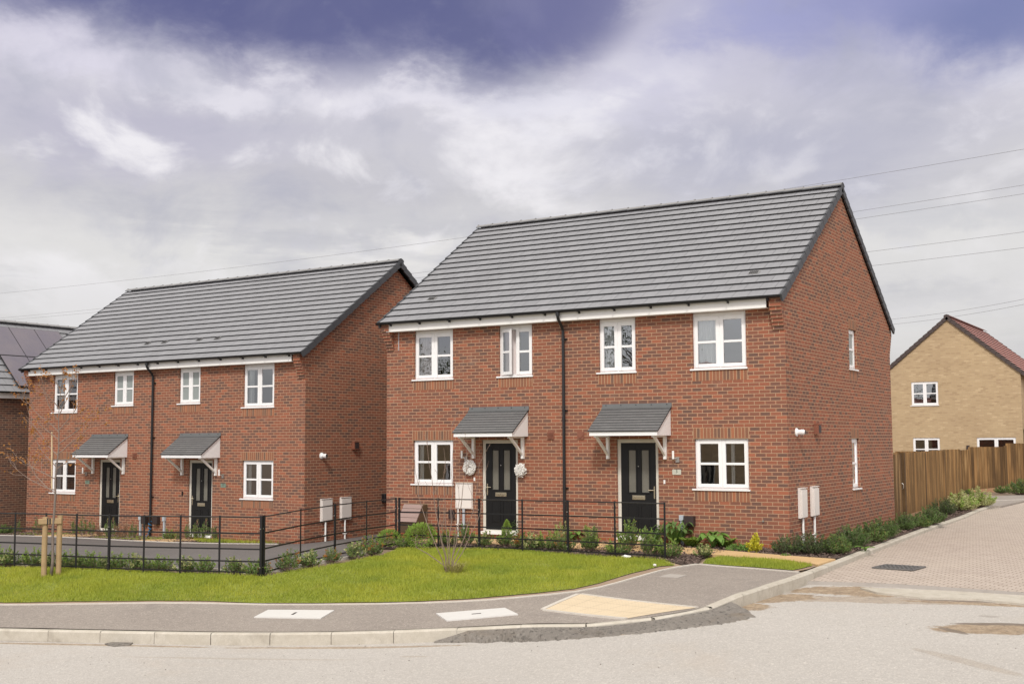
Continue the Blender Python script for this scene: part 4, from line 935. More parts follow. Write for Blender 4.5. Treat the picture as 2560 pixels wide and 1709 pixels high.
# tactile crossing
TQ=ats([(1362,1524),(1449,1486),(1740,1520),(1569,1546)])
tm=MB(); N=10
def bil(s,t): a,b,c,d=[Vector(p) for p in TQ]; return a*(1-s)*(1-t)+d*s*(1-t)+c*s*t+b*(1-s)*t
eu=(Vector(TQ[3])-Vector(TQ[0])).length; ev=(Vector(TQ[1])-Vector(TQ[0])).length
for i in range(N):
    for j in range(N):
        q=[bil(s/N,t/N) for s,t in ((i,j),(i+1,j),(i+1,j+1),(i,j+1))]
        tm.poly([(p.x,p.y,UPP(p.x,p.y)+.010) for p in q],[(i/N*eu*1.6,j/N*ev),((i+1)/N*eu*1.6,j/N*ev),((i+1)/N*eu*1.6,(j+1)/N*ev),(i/N*eu*1.6,(j+1)/N*ev)])
tm.build('tactile_paving',M['tactile'])['kind']='structure'
strip('tactile_border',[TQ[0],TQ[1],TQ[2]],.07,-.1,.02,'edging',UPP,side=-1); strip('tactile_border',[TQ[0],TQ[3]],.06,-.1,.02,'edging',UPP,side=1)
# covers and grates
def cover(name,quad,mat,label,cat,h=.02,handle=True,group=None):
    c=sum((Vector(p) for p in quad),Vector((0,0)))/4; z=UPP(c.x,c.y)
    r=empty(name,(c.x,c.y,z),0,label,cat,group); m=MB()
    P=[(p[0]-c.x,p[1]-c.y,UPP(*p)-z+h) for p in quad]; m.poly(P)
    for k in range(4): a,b=P[k],P[(k+1)%4]; m.poly([(a[0],a[1],a[2]-.06),(b[0],b[1],b[2]-.06),b,a])
    s=m.build('lid',M[mat],r)
    if handle:
        hb=MB(); d=(Vector(P[1])-Vector(P[0])).normalized(); hb.beam(Vector((0,0,h+.003))-d*.07,Vector((0,0,h+.003))+d*.07,.035,.004); hb.build('lifting_slot',M['brownbox'],r)
    return r
cover('manhole_cover',ats([(635,1544),(670,1526),(836,1527),(802,1547)]),'concrete_light','white concrete filled manhole cover, left one of two in the pavement','manhole cover')
cover('manhole_cover',ats([(1090,1535),(1262,1521),(1295,1537),(1117,1553)]),'concrete_light','white concrete filled manhole cover nearer to the tactile paving','manhole cover')
cover('water_cover',[(-.74,-4.55),(-.38,-4.62),(-.36,-4.28),(-.70,-4.22)],'patch_light','small pale grey utility cover in the pavement corner by the lawn','utility cover',.014,False)
q=[Vector(p) for p in ((2.02,-1.55),(2.72,-1.62),(2.80,-.98),(2.10,-.92))]; c=sum(q,Vector((0,0)))/4; z=ROADZ(c.x,c.y)+.052
gr=empty('drain_grate',(c.x,c.y,z),0,'dark iron drain grate set in the block paved road','drain grate')
m=MB(); Pq=[Vector((p.x-c.x,p.y-c.y,.004)) for p in q]; m.poly([tuple(p) for p in Pq]); m.build('grate_pit',M['brownbox'],gr)
m=MB()
for k in range(4): m.beam(Pq[k]+Vector((0,0,.008)),Pq[(k+1)%4]+Vector((0,0,.008)),.035,.02)
for k in range(1,9): t=k/9; m.beam(Pq[0].lerp(Pq[1],t)+Vector((0,0,.01)),Pq[3].lerp(Pq[2],t)+Vector((0,0,.01)),.028,.018)
for k in range(1,4): t=k/4; m.beam(Pq[0].lerp(Pq[3],t)+Vector((0,0,.01)),Pq[1].lerp(Pq[2],t)+Vector((0,0,.01)),.028,.018)
m.build('grate_bars',M['grate'],gr)
# grass blades
def inpoly(P,pts):
    x,y=pts[:,0],pts[:,1]; c=np.zeros(len(pts),bool); n=len(P)
    for i in range(n):
        x1,y1=P[i];x2,y2=P[(i+1)%n]
        k=((y1>y)!=(y2>y)); 
        if y1!=y2: c^= k & (x<(x2-x1)*(y-y1)/(y2-y1)+x1)
    return c
def zmap(f,poly,pts,st=.5):
    xs=[p[0] for p in poly];ys=[p[1] for p in poly]; x0,y0=min(xs)-st,min(ys)-st; nx=int((max(xs)-x0)/st)+3; ny=int((max(ys)-y0)/st)+3
    G=np.array([[f(x0+i*st,y0+j*st) for j in range(ny)] for i in range(nx)])
    fx=(pts[:,0]-x0)/st; fy=(pts[:,1]-y0)/st; i=fx.astype(int); j=fy.astype(int); a=fx-i; b=fy-j
    return G[i,j]*(1-a)*(1-b)+G[i+1,j]*a*(1-b)+G[i,j+1]*(1-a)*b+G[i+1,j+1]*a*b
def grass(polys,dens,h,off,name='grass',clump=None):
    V=[];F=[];nb=0
    for poly,de in polys:
        xs=[p[0] for p in poly];ys=[p[1] for p in poly]; A=(max(xs)-min(xs))*(max(ys)-min(ys)); n=int(A*dens*de)
        pts=np.stack([RNG.uniform(min(xs),max(xs),n),RNG.uniform(min(ys),max(ys),n)],1); pts=pts[inpoly(poly,pts)]
        pts=pts[pts[:,0]>-17.5]; bare=np.sin(pts[:,0]*3.1+pts[:,1]*1.9)+np.sin(pts[:,0]*1.3-pts[:,1]*4.3+1)+np.sin(pts[:,1]*7.7+pts[:,0]*5.1); pts=pts[(bare<1.9)|(RNG.uniform(0,1,len(pts))<.45)]
        z=zmap(UPP,poly,pts)+off; n=len(pts)
        patch=.5+.5*np.sin(pts[:,0]*1.7+2*np.sin(pts[:,1]*1.3))*np.sin(pts[:,1]*2.1+1.5*np.sin(pts[:,0]*.9))
        hh=h*(RNG.uniform(.4,1.3,n))*(.7+.75*patch); th=RNG.uniform(0,2*PI,n); w=.0052*RNG.uniform(.7,1.4,n); le=RNG.uniform(0,.7,n)*hh; la=RNG.uniform(0,2*PI,n)
        a=np.stack([pts[:,0]-w*np.cos(th),pts[:,1]-w*np.sin(th),z],1); b=np.stack([pts[:,0]+w*np.cos(th),pts[:,1]+w*np.sin(th),z],1)
        c=np.stack([pts[:,0]+le*np.cos(la),pts[:,1]+le*np.sin(la),z+hh],1)
        v=np.stack([a,b,c],1).reshape(-1,3); V.append(v); F.append(np.arange(nb,nb+3*n)); nb+=3*n
    V=np.concatenate(V).astype(np.float32); me=bpy.data.meshes.new(name); N=len(V)//3
    me.vertices.add(len(V)); me.vertices.foreach_set('co',V.ravel()); me.loops.add(3*N); me.loops.foreach_set('vertex_index',np.concatenate(F).astype(np.int32))
    me.polygons.add(N); me.polygons.foreach_set('loop_start',np.arange(0,3*N,3,dtype=np.int32)); me.update(); me.validate()
    me.materials.append(M['grass']); o=bpy.data.objects.new(name,me); COL.objects.link(o); o['kind']='stuff'; return o
GD=2600
grass([(LW2,1.),(L2g,1.)],GD,.05,.01)
grass([(g_,.7) for g_ in G2],GD*.5,.08,.012,'grass')
# bark chips
def chips(polys,dens,mat='chip',name='bark_mulch'):
    m=MB(); r=random.Random(12); 
    for poly in polys:
        xs=[p[0] for p in poly];ys=[p[1] for p in poly]; A=(max(xs)-min(xs))*(max(ys)-min(ys)); pts=np.stack([RNG.uniform(min(xs),max(xs),int(A*dens)),RNG.uniform(min(ys),max(ys),int(A*dens))],1); pts=pts[inpoly(poly,pts)]
        z=zmap(UPP,poly,pts)
        for (x,y),zz in zip(pts,z):
            a=r.uniform(0,2*PI); l,w=r.uniform(.012,.035),r.uniform(.006,.016); ca,sa=math.cos(a),math.sin(a); t=[r.uniform(-.5,.5) for _ in range(2)]; zc=zz+.016+r.uniform(0,.02)
            m.poly([(x+ca*i*l-sa*j*w,y+sa*i*l+ca*j*w,zc+t[0]*l*i+t[1]*w*j) for i,j in ((-1,-1),(1,-1),(1,1),(-1,1))],[(0,0)]*4)
    o=m.build(name,M[mat]); o['kind']='stuff'; return o
chips([MU],330); chips([[(-1.4,-.02),(-1.4,-.72),(-.2,-1.1),(1.0,-1.45)]+[p for p in sd if p[1]>-1.6]+[(-.2,15.5),(.0,8.4),(.0,.0)]],230); chips([F2],120)
# small stones and crumbs scattered on the road
m=MB(); r=random.Random(2)
for k in range(300):
    x,y=r.uniform(-10,8),r.uniform(-14,-4); 
    if y>kerbz(x,y)*0-4-abs(x-2)*.45 and x<1.6: continue
    s=r.uniform(.003,.010); zc=ROADZ(x,y)+s*.5; P=[(x+s*math.cos(a*PI/2+k),y+s*math.sin(a*PI/2+k),zc) for a in range(4)]
    for a in range(4): m.poly([P[a],P[(a+1)%4],(x,y,zc+s*.8)]); m.poly([P[(a+1)%4],P[a],(x,y,zc-s)])
o=m.build('loose_grit',M['patch']); o['kind']='stuff'
def at3(u,v):
    x,y=at(u,v); return x,y,UPP(x,y)
# ------------------------------------------------------------------ estate railing
def uproj(p):
    d=np.array(p)-CLOC; return 1280+CF*(d@CR)/(d@CW)
def on_line(a,b,us):
    """points of the ground line a-b at the surveyed bearings"""
    out=[]
    for u in us:
        lo,hi=-.6,1.4
        f=lambda t:uproj((a[0]+(b[0]-a[0])*t,a[1]+(b[1]-a[1])*t,0))-u
        for _ in range(50):
            mid=(lo+hi)/2
            if f(lo)*f(mid)<=0: hi=mid
            else: lo=mid
        out.append((a[0]+(b[0]-a[0])*lo,a[1]+(b[1]-a[1])*lo))
    return out
RH=(.07,.26,.475,.75,1.035)
def railing(label,pts,heavy=(),gate=None,group='black estate railings round the gardens'):
    zs=[UPP(*p) for p in pts]; n=len(pts)
    # even out the base line
    for _ in range(3): zs=[zs[0]]+[(zs[i-1]+2*zs[i]+zs[i+1])/4 for i in range(1,n-1)]+[zs[-1]]
    o=pts[0]; R=empty('metal_fence',(o[0],o[1],zs[0]),0,label,'fence',group)
    L=[(p[0]-o[0],p[1]-o[1],z-zs[0]) for p,z in zip(pts,zs)]
    for i,p in enumerate(L):
        d=Vector(L[min(i+1,n-1)])-Vector(L[max(i-1,0)]); d.z=0; d.normalize(); m=MB(); w=.045 if i in heavy else .036; t=.028 if i in heavy else .010
        a=Vector(p)+Vector((0,0,-.15)); b=Vector(p)+Vector((0,0,1.06)); nn=Vector((-d.y,d.x,0))
        q=[a+d*(w/2)*sx+nn*(t/2)*sy for sx,sy in ((-1,-1),(1,-1),(1,1),(-1,1))]; qt=[v+(b-a) for v in q]
        m.poly([tuple(v) for v in qt]); 
        for k in range(4): j=(k+1)%4; m.poly([tuple(q[k]),tuple(q[j]),tuple(qt[j]),tuple(qt[k])])
        if i in heavy: m.box(p[0]-.012,p[0]+.012,p[1]-.035,p[1]-.012,p[2]+.82,p[2]+.84,1); m.box(p[0]-.012,p[0]+.012,p[1]-.035,p[1]-.012,p[2]+.15,p[2]+.17,1)
        m.build('post',[M['iron'],M['steel']],R)
    for h in RH:
        m=MB()
        if h>1: m.tube([(p[0],p[1],p[2]+h) for p in L],.0115,8)
        else:
            for i in range(n-1): m.beam((L[i][0],L[i][1],L[i][2]+h),(L[i+1][0],L[i+1][1],L[i+1][2]+h),.008,.026)
        m.build('rail',M['iron'],R)
    return R
A=(-12.61,-8.32);Bc=(-7.03,-7.42);Dg=(-8.13,-2.05);Eg=(-8.02,-2.08);Gg=(-1.51,-2.58)
def zl(a,b): pass
LP=on_line(A,Bc,[-60,36,113,190,272,359,450,548,652]); RP=on_line(Bc,Dg,[659,751,837,916,990]); HP=on_line(Eg,Gg,[998,1095.5,1198,1306,1420,1538,1663])
railing('low black estate railing running along the left driveway to the corner post',LP,(4,8))
railing('low black estate railing slanting back from the corner post beside the driveway',RP,(0,2,4))
railing('low black estate railing in front of the nearest house and its front doors',HP,(0,2,4))
# ------------------------------------------------------------------ close-boarded fences
def boarded(label,a,b,za,zb,h=1.8,bays=3,gate=False,post_w=.1,gravel=.15,step=.0,flip=1):
    a=Vector(a);b=Vector(b);d=(b-a);L=d.length;d.normalize();nn=Vector((d.y,-d.x))*flip; R=empty('timber_fence',(a.x,a.y,za),0,label,'fence','close-boarded timber fences')
    r=random.Random(int(L*100)); idx=0
    for k in range(bays):
        s0,s1=L*k/bays,L*(k+1)/bays; zz=lambda s:(zb-za)*s/L
        m=MB(); s=s0+.02
        top=zz((s0+s1)/2)+h+step*k
        while s<s1-.02:
            w=min(r.uniform(.095,.115),s1-.02-s); idx+=1; t0,t1=.03,.012
            p=d*s;q=d*(s+w+.012)
            dz=r.uniform(-.006,.006)
            P=[(p.x+nn.x*t0,p.y+nn.y*t0),(q.x+nn.x*t1,q.y+nn.y*t1),(q.x,q.y),(p.x,p.y)]
            z0=zz(s)+gravel
            V0=[(x,y,z0) for x,y in P];V1=[(x,y,top+dz) for x,y in P]
            for i in range(4):
                j=(i+1)%4; m.poly([V0[i],V0[j],V1[j],V1[i]],[(idx+.05,0),(idx+.95,0),(idx+.95,h),(idx+.05,h)] if i==0 else [(idx+.02,0),(idx+.05,0),(idx+.05,h),(idx+.02,h)])
            m.poly(V1,[(idx+.5,h)]*4); s+=w
        m.build('board_panel',M['fence'],R)
        g=MB(); p=d*s0;q=d*s1; g.beam((p.x+nn.x*.02,p.y+nn.y*.02,zz(s0)+gravel/2-.02),(q.x+nn.x*.02,q.y+nn.y*.02,zz(s1)+gravel/2-.02),.03,gravel+.05); g.build('gravel_board',M['gravelboard'],R)
        for hz in (.4,1.4): c=MB(); c.beam((p.x-nn.x*.05,p.y-nn.y*.05,zz(s0)+hz),(q.x-nn.x*.05,q.y-nn.y*.05,zz(s1)+hz),.06,.08); c.build('rail',M['gravelboard'],R)
    for k in range(bays+1):
        s=L*k/bays; p=d*s; z=(zb-za)*s/L; m=MB(); w=post_w/2; hp=h+step*max(0,k-1)-.03
        off=nn*(.0 if not(gate and k==1) else .06)
        P=[(p.x+off.x+i*w*d.x+j*w*nn.x,p.y+off.y+i*w*d.y+j*w*nn.y) for i,j in ((-1,-1),(1,-1),(1,1),(-1,1))]
        for i in range(4): j=(i+1)%4; m.poly([(*P[i],z-.2),(*P[j],z-.2),(*P[j],z+hp),(*P[i],z+hp)],[(900+k*3+.1,0),(900+k*3+.9,0),(900+k*3+.9,h),(900+k*3+.1,h)])
        m.poly([(*q,z+hp) for q in P]); m.build('post',M['fence'],R)
    return R
f1=boarded('timber board fence running back from the right-hand corner of the nearest house',(.0,9.25),(-.25,17.9),.0,.05,1.78,3)
gt=empty('garden_gate',(.0,8.36,.0),0,'narrow timber side gate between the house corner and the fence post','gate')
m=MB(); 
for k in range(7): y=.02+k*.115; m.box(-.015,.012+.006*(k%2),y,y+.118,.06,1.76); 
for i in range(len(m.uv)): m.uv[i]=(m.uv[i][0]/.115+50,m.uv[i][1])
m.build('gate_leaf',M['fence'],gt)
m=MB(); m.tube([(.02,.70,.85),(.06,.70,.87),(.06,.70,.98),(.02,.70,1.0)],.008,8); m.build('handle',M['steel'],gt)
m=MB(); m.box(-.05,.07,.83,.95,-.1,1.80); 
for i in range(len(m.uv)): m.uv[i]=(700.5,m.uv[i][1])
m.build('post',M['fence'],gt)
k=1/1.0
def wl(u,d,z): 
    p=at_d(u,1100,d); return (p[0],p[1])
fa=wl(2236,49.4,0); fb=wl(2418,49.3,0); fc=wl(2700,49.2,0)
f2=boarded('tall timber board fence across the back in front of the buff house, left stretch',fa,fb,-.2,-.12,1.84,2)
f3=boarded('tall timber board fence across the back behind the parking area, stepping up to the right',fb,fc,-.1,.32,1.86,3)
# ------------------------------------------------------------------ plants
def leaf_quad(m,c,d,n,l,w,mi=0,fold=.25):
    c=Vector(c);d=Vector(d).normalized();n=Vector(n); s=d.cross(n)
    if s.length<1e-4: s=Vector((1,0,0))
    s.normalize(); up=s.cross(d)
    a=c;b=c+d*l*.45+s*w/2+up*w*fold;t=c+d*l-up*l*.12;e=c+d*l*.45-s*w/2+up*w*fold
    m.poly([tuple(a),tuple(b),tuple(t),tuple(e)],[(0,0),(1,0),(1,1),(0,1)],mi)
def rv(r,zmin=-1.):
    while 1:
        v=Vector((r.uniform(-1,1),r.uniform(-1,1),r.uniform(zmin,1)))
        if .05<v.length<1: return v.normalized()
def mk_bush(name,seed,R,H,nt,per,ll,lw,mat,mat2=None,frac2=0.,stems='twig',upright=.4):
    r=random.Random(seed); e=empty(name,(0,0,0)); st=MB(); lf=MB()
    for k in range(nt):
        a=r.uniform(0,2*PI); rr=R*math.sqrt(r.uniform(.0,1)); tip=Vector((rr*math.cos(a),rr*math.sin(a),H*(1-.55*(rr/R)**2)*r.uniform(.55,1.08)))
        base=Vector((tip.x*.15,tip.y*.15,0)); mid=base.lerp(tip,.5)+Vector((tip.x*.18,tip.y*.18,-.02))
        P=[base,mid,tip]; st.tube(P,[.006,.004,.002],4,cap=False)
        two=1 if r.random()<frac2 else 0
        for j in range(per):
            t=r.uniform(.28,1.04); p=base.lerp(mid,t*2) if t<.5 else mid.lerp(tip,(t-.5)*2); dv=rv(r,-.3); dv.z+=upright; nv=rv(r,.2)
            leaf_quad(lf,p+rv(r)*.012,dv,nv,ll*r.uniform(.6,1.2),lw*r.uniform(.7,1.2),1 if (two and t>.75) else 0)
    st.build('stems',M[stems],e); lf.build('foliage',[M[mat],M[mat2 or mat]],e); regch(e); return e
def mk_ball(name,seed,R,H,n,ll,lw,mat,cone=False,z0=.05,stem=True):
    r=random.Random(seed); e=empty(name); lf=MB(); st=MB()
    for k in range(n):
        v=rv(r); s=r.uniform(.72,1.04)+.1*math.sin(5*v.x+3*v.y+seed)
        if cone: z=(v.z+1)/2; rad=R*(1-z*.75)*s; p=Vector((v.x,v.y,0)).normalized()*rad*math.sqrt(max(.05,1-abs(v.z)**3)); p.z=z0+z*H
        else: p=Vector((v.x*R*s,v.y*R*s,z0+H/2+v.z*H/2*s))
        d=v+Vector((0,0,.35)); leaf_quad(lf,p,d+rv(r)*.5,rv(r),ll*r.uniform(.7,1.3),lw*r.uniform(.7,1.2))
    for k in range(5): a=k*1.3; st.tube([(0,0,0),(R*.4*math.cos(a),R*.4*math.sin(a),z0+H*.55)],[.008,.003],5,cap=False)
    st.build('stems',M['twig'],e); lf.build('foliage',M[mat],e); regch(e); return e
def mk_broad(name,seed,n,l,w,h,mat,droop=.6):
    r=random.Random(seed); e=empty(name); lf=MB(); st=MB()
    for k in range(n):
        a=2*PI*k/n*2.4+r.uniform(-.3,.3); tilt=r.uniform(.25,1.0); d=Vector((math.cos(a)*tilt,math.sin(a)*tilt,1)).normalized(); base=Vector((0,0,.0)); L=h*r.uniform(.6,1.05); p=base+d*L
        st.tube([tuple(base),tuple(p)],[.008,.005],5,cap=False)
        hd=Vector((math.cos(a),math.sin(a),0)); s=Vector((-math.sin(a),math.cos(a),0)); ll=l*r.uniform(.7,1.15); ww=w*r.uniform(.8,1.1)
        prev=None; N=5
        for i in range(N+1):
            t=i/N; c=p+hd*ll*t*(.75)+Vector((0,0,ll*(.35*t-droop*t*t))); wd=ww*math.sin(PI*min(1,(t*.93+.07)))**.8*.5
            row=(tuple(c-s*wd+Vector((0,0,wd*.35))),tuple(c),tuple(c+s*wd+Vector((0,0,wd*.35))))
            if prev: lf.poly([prev[0],prev[1],row[1],row[0]]); lf.poly([prev[1],prev[2],row[2],row[1]])
            prev=row
    st.build('stems',M['leaf_hosta'],e); o=lf.build('foliage',M[mat],e,smooth=True); regch(e); return e
def mk_fern(name,seed,n,L,mat):
    r=random.Random(seed); e=empty(name); lf=MB(); st=MB()
    for k in range(n):
        a=2*PI*k/n+r.uniform(-.3,.3); hd=Vector((math.cos(a),math.sin(a),0)); ll=L*r.uniform(.75,1.1); pts=[]
        for i in range(9):
            t=i/8; pts.append(hd*ll*t*.62+Vector((0,0,ll*(.95*t-.55*t*t))))
        st.tube(pts,[.003]*9,4,cap=False); s=Vector((-hd.y,hd.x,0))
        for i in range(1,17):
            t=i/17; j=int(t*8); c=pts[j].lerp(pts[min(j+1,8)],t*8-j); w=.26*L*math.sin(PI*min(1,t*.8+.18))
            for sg in (-1,1): leaf_quad(lf,c,s*sg+hd*.35+Vector((0,0,-.1)),(0,0,1),w,.035*L/.4)
    st.build('stems',M[mat],e); lf.build('foliage',M[mat],e); regch(e); return e
PROTO={}
def proto(key):
    if key in PROTO: return None
P_={'small':lambda:mk_bush('shrub',1,.24,.36,34,26,.05,.022,'leaf_mid','leaf_lime',.4),
 'small2':lambda:mk_bush('shrub',2,.25,.33,30,26,.055,.024,'leaf_mid','leaf_var',.45),
 'pink':lambda:mk_bush('shrub',3,.22,.36,30,26,.045,.022,'leaf_mid','leaf_orange',.25),
 'tall':lambda:mk_bush('shrub',4,.2,.52,32,30,.05,.024,'leaf_mid','leaf_lime',.35,upright=.8),
 'dark':lambda:mk_bush('shrub',5,.42,.50,95,42,.042,.02,'leaf_dark','leaf_mid',.2),
 'dark2':lambda:mk_bush('shrub',6,.45,.46,90,42,.05,.022,'leaf_blue','leaf_dark',.3),
 'green':lambda:mk_bush('shrub',7,.42,.42,85,42,.05,.022,'leaf_mid','leaf_dark',.3),
 'yellowgreen':lambda:mk_bush('shrub',8,.5,.5,80,40,.06,.03,'leaf_var','leaf_lime',.3),
 'var':lambda:mk_bush('shrub',9,.16,.5,26,30,.045,.02,'leaf_var','leaf_lime',.3,upright=.9),
 'yellow':lambda:mk_bush('shrub',10,.14,.27,26,26,.05,.035,'leaf_yellow'),
 'round':lambda:mk_ball('shrub',11,.26,.36,1500,.04,.02,'leaf_lime',z0=.0),
 'ball':lambda:mk_ball('topiary_shrub',12,.14,.27,900,.03,.014,'leaf_dark',z0=.08),
 'cone':lambda:mk_ball('topiary_shrub',13,.13,.38,900,.035,.016,'leaf_lime',True,z0=.02),
 'hosta':lambda:mk_broad('hosta_plant',14,17,.26,.17,.26,'leaf_hosta'),
 'hydrangea':lambda:mk_broad('broad_leaved_shrub',15,60,.14,.075,.42,'leaf_blue',.7),
 'fern':lambda:mk_fern('fern_plant',16,15,.46,'leaf_lime'),
 'dead':lambda:mk_bush('shrub',17,.14,.42,16,20,.04,.018,'leaf_dead',upright=.9),
 'sprig':lambda:mk_bush('shrub',18,.13,.46,16,24,.04,.02,'leaf_mid','leaf_dead',.2,upright=.9),
 'low':lambda:mk_bush('ground_cover_plant',19,.28,.14,34,22,.045,.025,'leaf_hosta','leaf_mid',.3),
 'weed':lambda:mk_broad('dock_plant',20,8,.28,.07,.07,'leaf_hosta',.3)}
LOOK={'small':'small bright green shrub','small2':'small pale-edged green shrub','pink':'small shrub with pinkish buds','tall':'upright leafy green shrub','dark':'dense dark green bronze-tipped shrub','dark2':'dense blue-green shrub','green':'spreading mid green shrub','yellowgreen':'yellow-green variegated shrub',
 'var':'slim cream variegated shrub','yellow':'bright yellow shrub','round':'rounded light green shrub','ball':'clipped dark green ball topiary','cone':'clipped lime green cone topiary','hosta':'broad-leaved green hosta','hydrangea':'large-leaved blue-green shrub','fern':'yellow-green fern','dead':'dried brown shrub','sprig':'thin upright green shrub','low':'low spreading ground cover','weed':'flat rosette of long green weed leaves'}
CATS={'hosta':'plant','fern':'fern','low':'plant','weed':'weed'}
NUSE={}
# (kind, u, v of foot, scale, where)
PL=[('round',974,1366,.95,'tucked behind the meeting posts of the two railings'),('small',1010,1369,.75,'just right of the meeting posts'),('round',1052,1368,1.25,'beside the brown sloping box'),
 ('small',1122,1362,.95,'under the tall white meter box'),('tall',1166,1363,.85,'between the white meter box and the left front door'),('small2',1213,1364,.9,'in front of the left front door, left side'),
 ('tall',1262,1367,.8,'in front of the left front door, right side'),('cone',1267,1347,1.,'at the left front door step'),('ball',1302,1345,1.25,'right of the left front door'),('ball',1355,1345,1.,'on its own against the wall between door and downpipe'),
 ('pink',1293,1370,1.05,'behind railing, left of the thin post near left door'),('small2',1325,1374,1.05,'behind railing right of the clipped ball'),('small',1372,1373,1.1,'behind the railing left of the downpipe'),
 ('var',1405,1352,.95,'immediately left of the downpipe foot'),('hosta',1441,1351,.75,'at the foot of the downpipe'),('pink',1417,1378,1.1,'in front of the downpipe behind the railing'),
 ('var',1477,1352,.95,'standing against the wall right of the downpipe'),('tall',1477,1379,.95,'in the bed between downpipe and right front door'),('small',1545,1388,.95,'at the railing in front of the right door frame'),
 ('tall',1572,1373,1.1,'directly in front of the right front door'),('tall',1625,1391,1.05,'at the railing end below the right front door'),('hydrangea',1632,1362,.85,'beside the right front door step'),
 ('hydrangea',1690,1363,1.15,'below the house number plate'),('small',1674,1393,1.05,'just right of the last railing post'),('small2',1758,1391,.72,'between the buff path and the lawn strip'),
 ('fern',1729,1367,.95,'left of the hosta under the right ground floor window'),('hosta',1783,1369,1.15,'under the right ground floor window'),('fern',1810,1368,.85,'right of the hosta under the right ground floor window'),
 ('low',1849,1376,1.,'under the right ground floor window corner'),('yellow',1888,1379,1.05,'against the brick wall near the house corner'),
 ('dark',1972,1383,.9,'at the front corner of the nearest house'),('low',1965,1391,.4,'beside the front corner of the nearest house'),('dark',2035,1384,1.,'below the left one of the two side meter boxes'),('green',2090,1384,.9,'in the side bed just past the meter boxes'),
 ('weed',2163,1376,1.,'at the kerb edge of the side bed'),('dark2',2128,1368,1.05,'in the middle of the side bed'),('green',2172,1355,1.1,'in the side bed under the tall narrow window'),('dark2',2207,1345,1.,'in the side bed right of the narrow window'),
 ('sprig',2214,1310,1.,'close to the rear corner of the side wall'),('dark2',2262,1325,.95,'below the garden gate'),('green',2300,1318,.8,'in the side bed before the low kerb'),('dark2',2325,1311,1.15,'behind the low dropped kerb in the side bed'),
 ('dark',2358,1287,1.1,'against the end of the timber fence'),('yellowgreen',2402,1276,1.0,'next to the fence end post'),('yellowgreen',2449,1266,1.05,'at the far end of the side bed'),('green',2504,1232,.8,'under the back fence left of the tallest shrub'),
 ('green',2553,1236,1.5,'under the back fence at the right picture edge'),('green',2419,1234,.5,'at the foot of the second back fence post')]
for (u,v,k,s,w) in [(5,1411,'small',1.2,'at the far left edge of the picture'),(26,1413,'small2',1.1,'just left of the first railing post'),(82,1414,'small',1.2,'left of the tree stakes'),(126,1415,'small2',.9,'between the two tree stakes'),(172,1418,'small',1.2,'just right of the tree stakes'),
   (197,1419,'small2',.8,'beside the railing post right of the stakes'),(233,1419,'small',1.15,'midway between tree stakes and gate joint'),(262,1421,'small2',.8,'left of the double railing joint'),(294,1421,'small',1.0,'right of the double railing joint'),(333,1423,'small2',1.05,'second from the double railing joint'),
   (372,1424,'small',.75,'below the left house downpipe'),(407,1425,'small',1.05,'third from the double railing joint'),(461,1428,'small2',1.0,'fourth from the double railing joint'),(513,1430,'small',1.,'fourth from the corner post'),(584,1433,'small2',1.,'third from the corner post'),
   (637,1437,'small',1.,'just left of the corner post'),(662,1436,'pink',.8,'hugging the corner post'),(721,1424,'pink',1.2,'first right of the corner post'),(777,1415,'small2',1.1,'second right of the corner post'),(831,1404,'pink',.95,'third right of the corner post'),(890,1394,'small2',1.05,'fourth right of the corner post'),(929,1387,'pink',1.2,'last before the meeting posts')]:
    PL.append((k,u,v,s,'by the driveway, '+w))
H2P=[(12,1334,'green',.75),(45,1333,'sprig',.9),(93,1335,'sprig',1.1),(103,1337,'dead',1.1),(186,1337,'sprig',1.),(207,1338,'sprig',1.1),(229,1339,'sprig',1.05),(248,1341,'dead',.9),(268,1342,'sprig',1.),(283,1343,'sprig',1.1),(296,1344,'dead',1.05),(313,1344,'dead',1.05),(333,1345,'sprig',1.),
 (424,1348,'small',.8),(446,1349,'sprig',.6),(471,1349,'sprig',1.),(492,1350,'sprig',1.1),(516,1350,'sprig',1.25),(539,1351,'sprig',1.),(573,1352,'dead',.8),(580,1352,'sprig',.8),(614,1352,'sprig',.9),(648,1351,'sprig',.9),(682,1350,'dead',1.1),(721,1347,'dead',1.05),(733,1348,'sprig',.5)]
ORD=['first','second','third','fourth','fifth','sixth','seventh','eighth','ninth','tenth','eleventh','twelfth','thirteenth','fourteenth','fifteenth','sixteenth','seventeenth','eighteenth','nineteenth']
cnt={}
for (u,v,k,s) in H2P:
    cnt[k]=cnt.get(k,0)+1; PL.append((k,u,v,s,'before the left pair of houses, %s from left'%ORD[cnt[k]-1]))
for i,(k,u,v,s,w) in enumerate(PL):
    if k not in PROTO: PROTO[k]=P_[k](); o=PROTO[k]
    else: o=copy_tree(PROTO[k])
    x,y,z=at3(u,v); 
    if i>=len(PL)-len(H2P):
        # keep clear of the wall
        c,s_=math.cos(-R2),math.sin(-R2)
    o.location=(x,y,z); o.rotation_euler=(0,0,random.uniform(0,6.28)); sc=s*(.92 if k in ('dark','dark2','green') else .88 if w.startswith('by the driveway') else 1.08); o.scale=(sc*random.uniform(.92,1.08),sc*random.uniform(.92,1.08),sc*random.uniform(.93,1.07))
    assert len((LOOK[k]+' '+w).split())<=16,(LOOK[k]+' '+w)
    tag(o,LOOK[k]+' '+w,CATS.get(k,'shrub'),None)
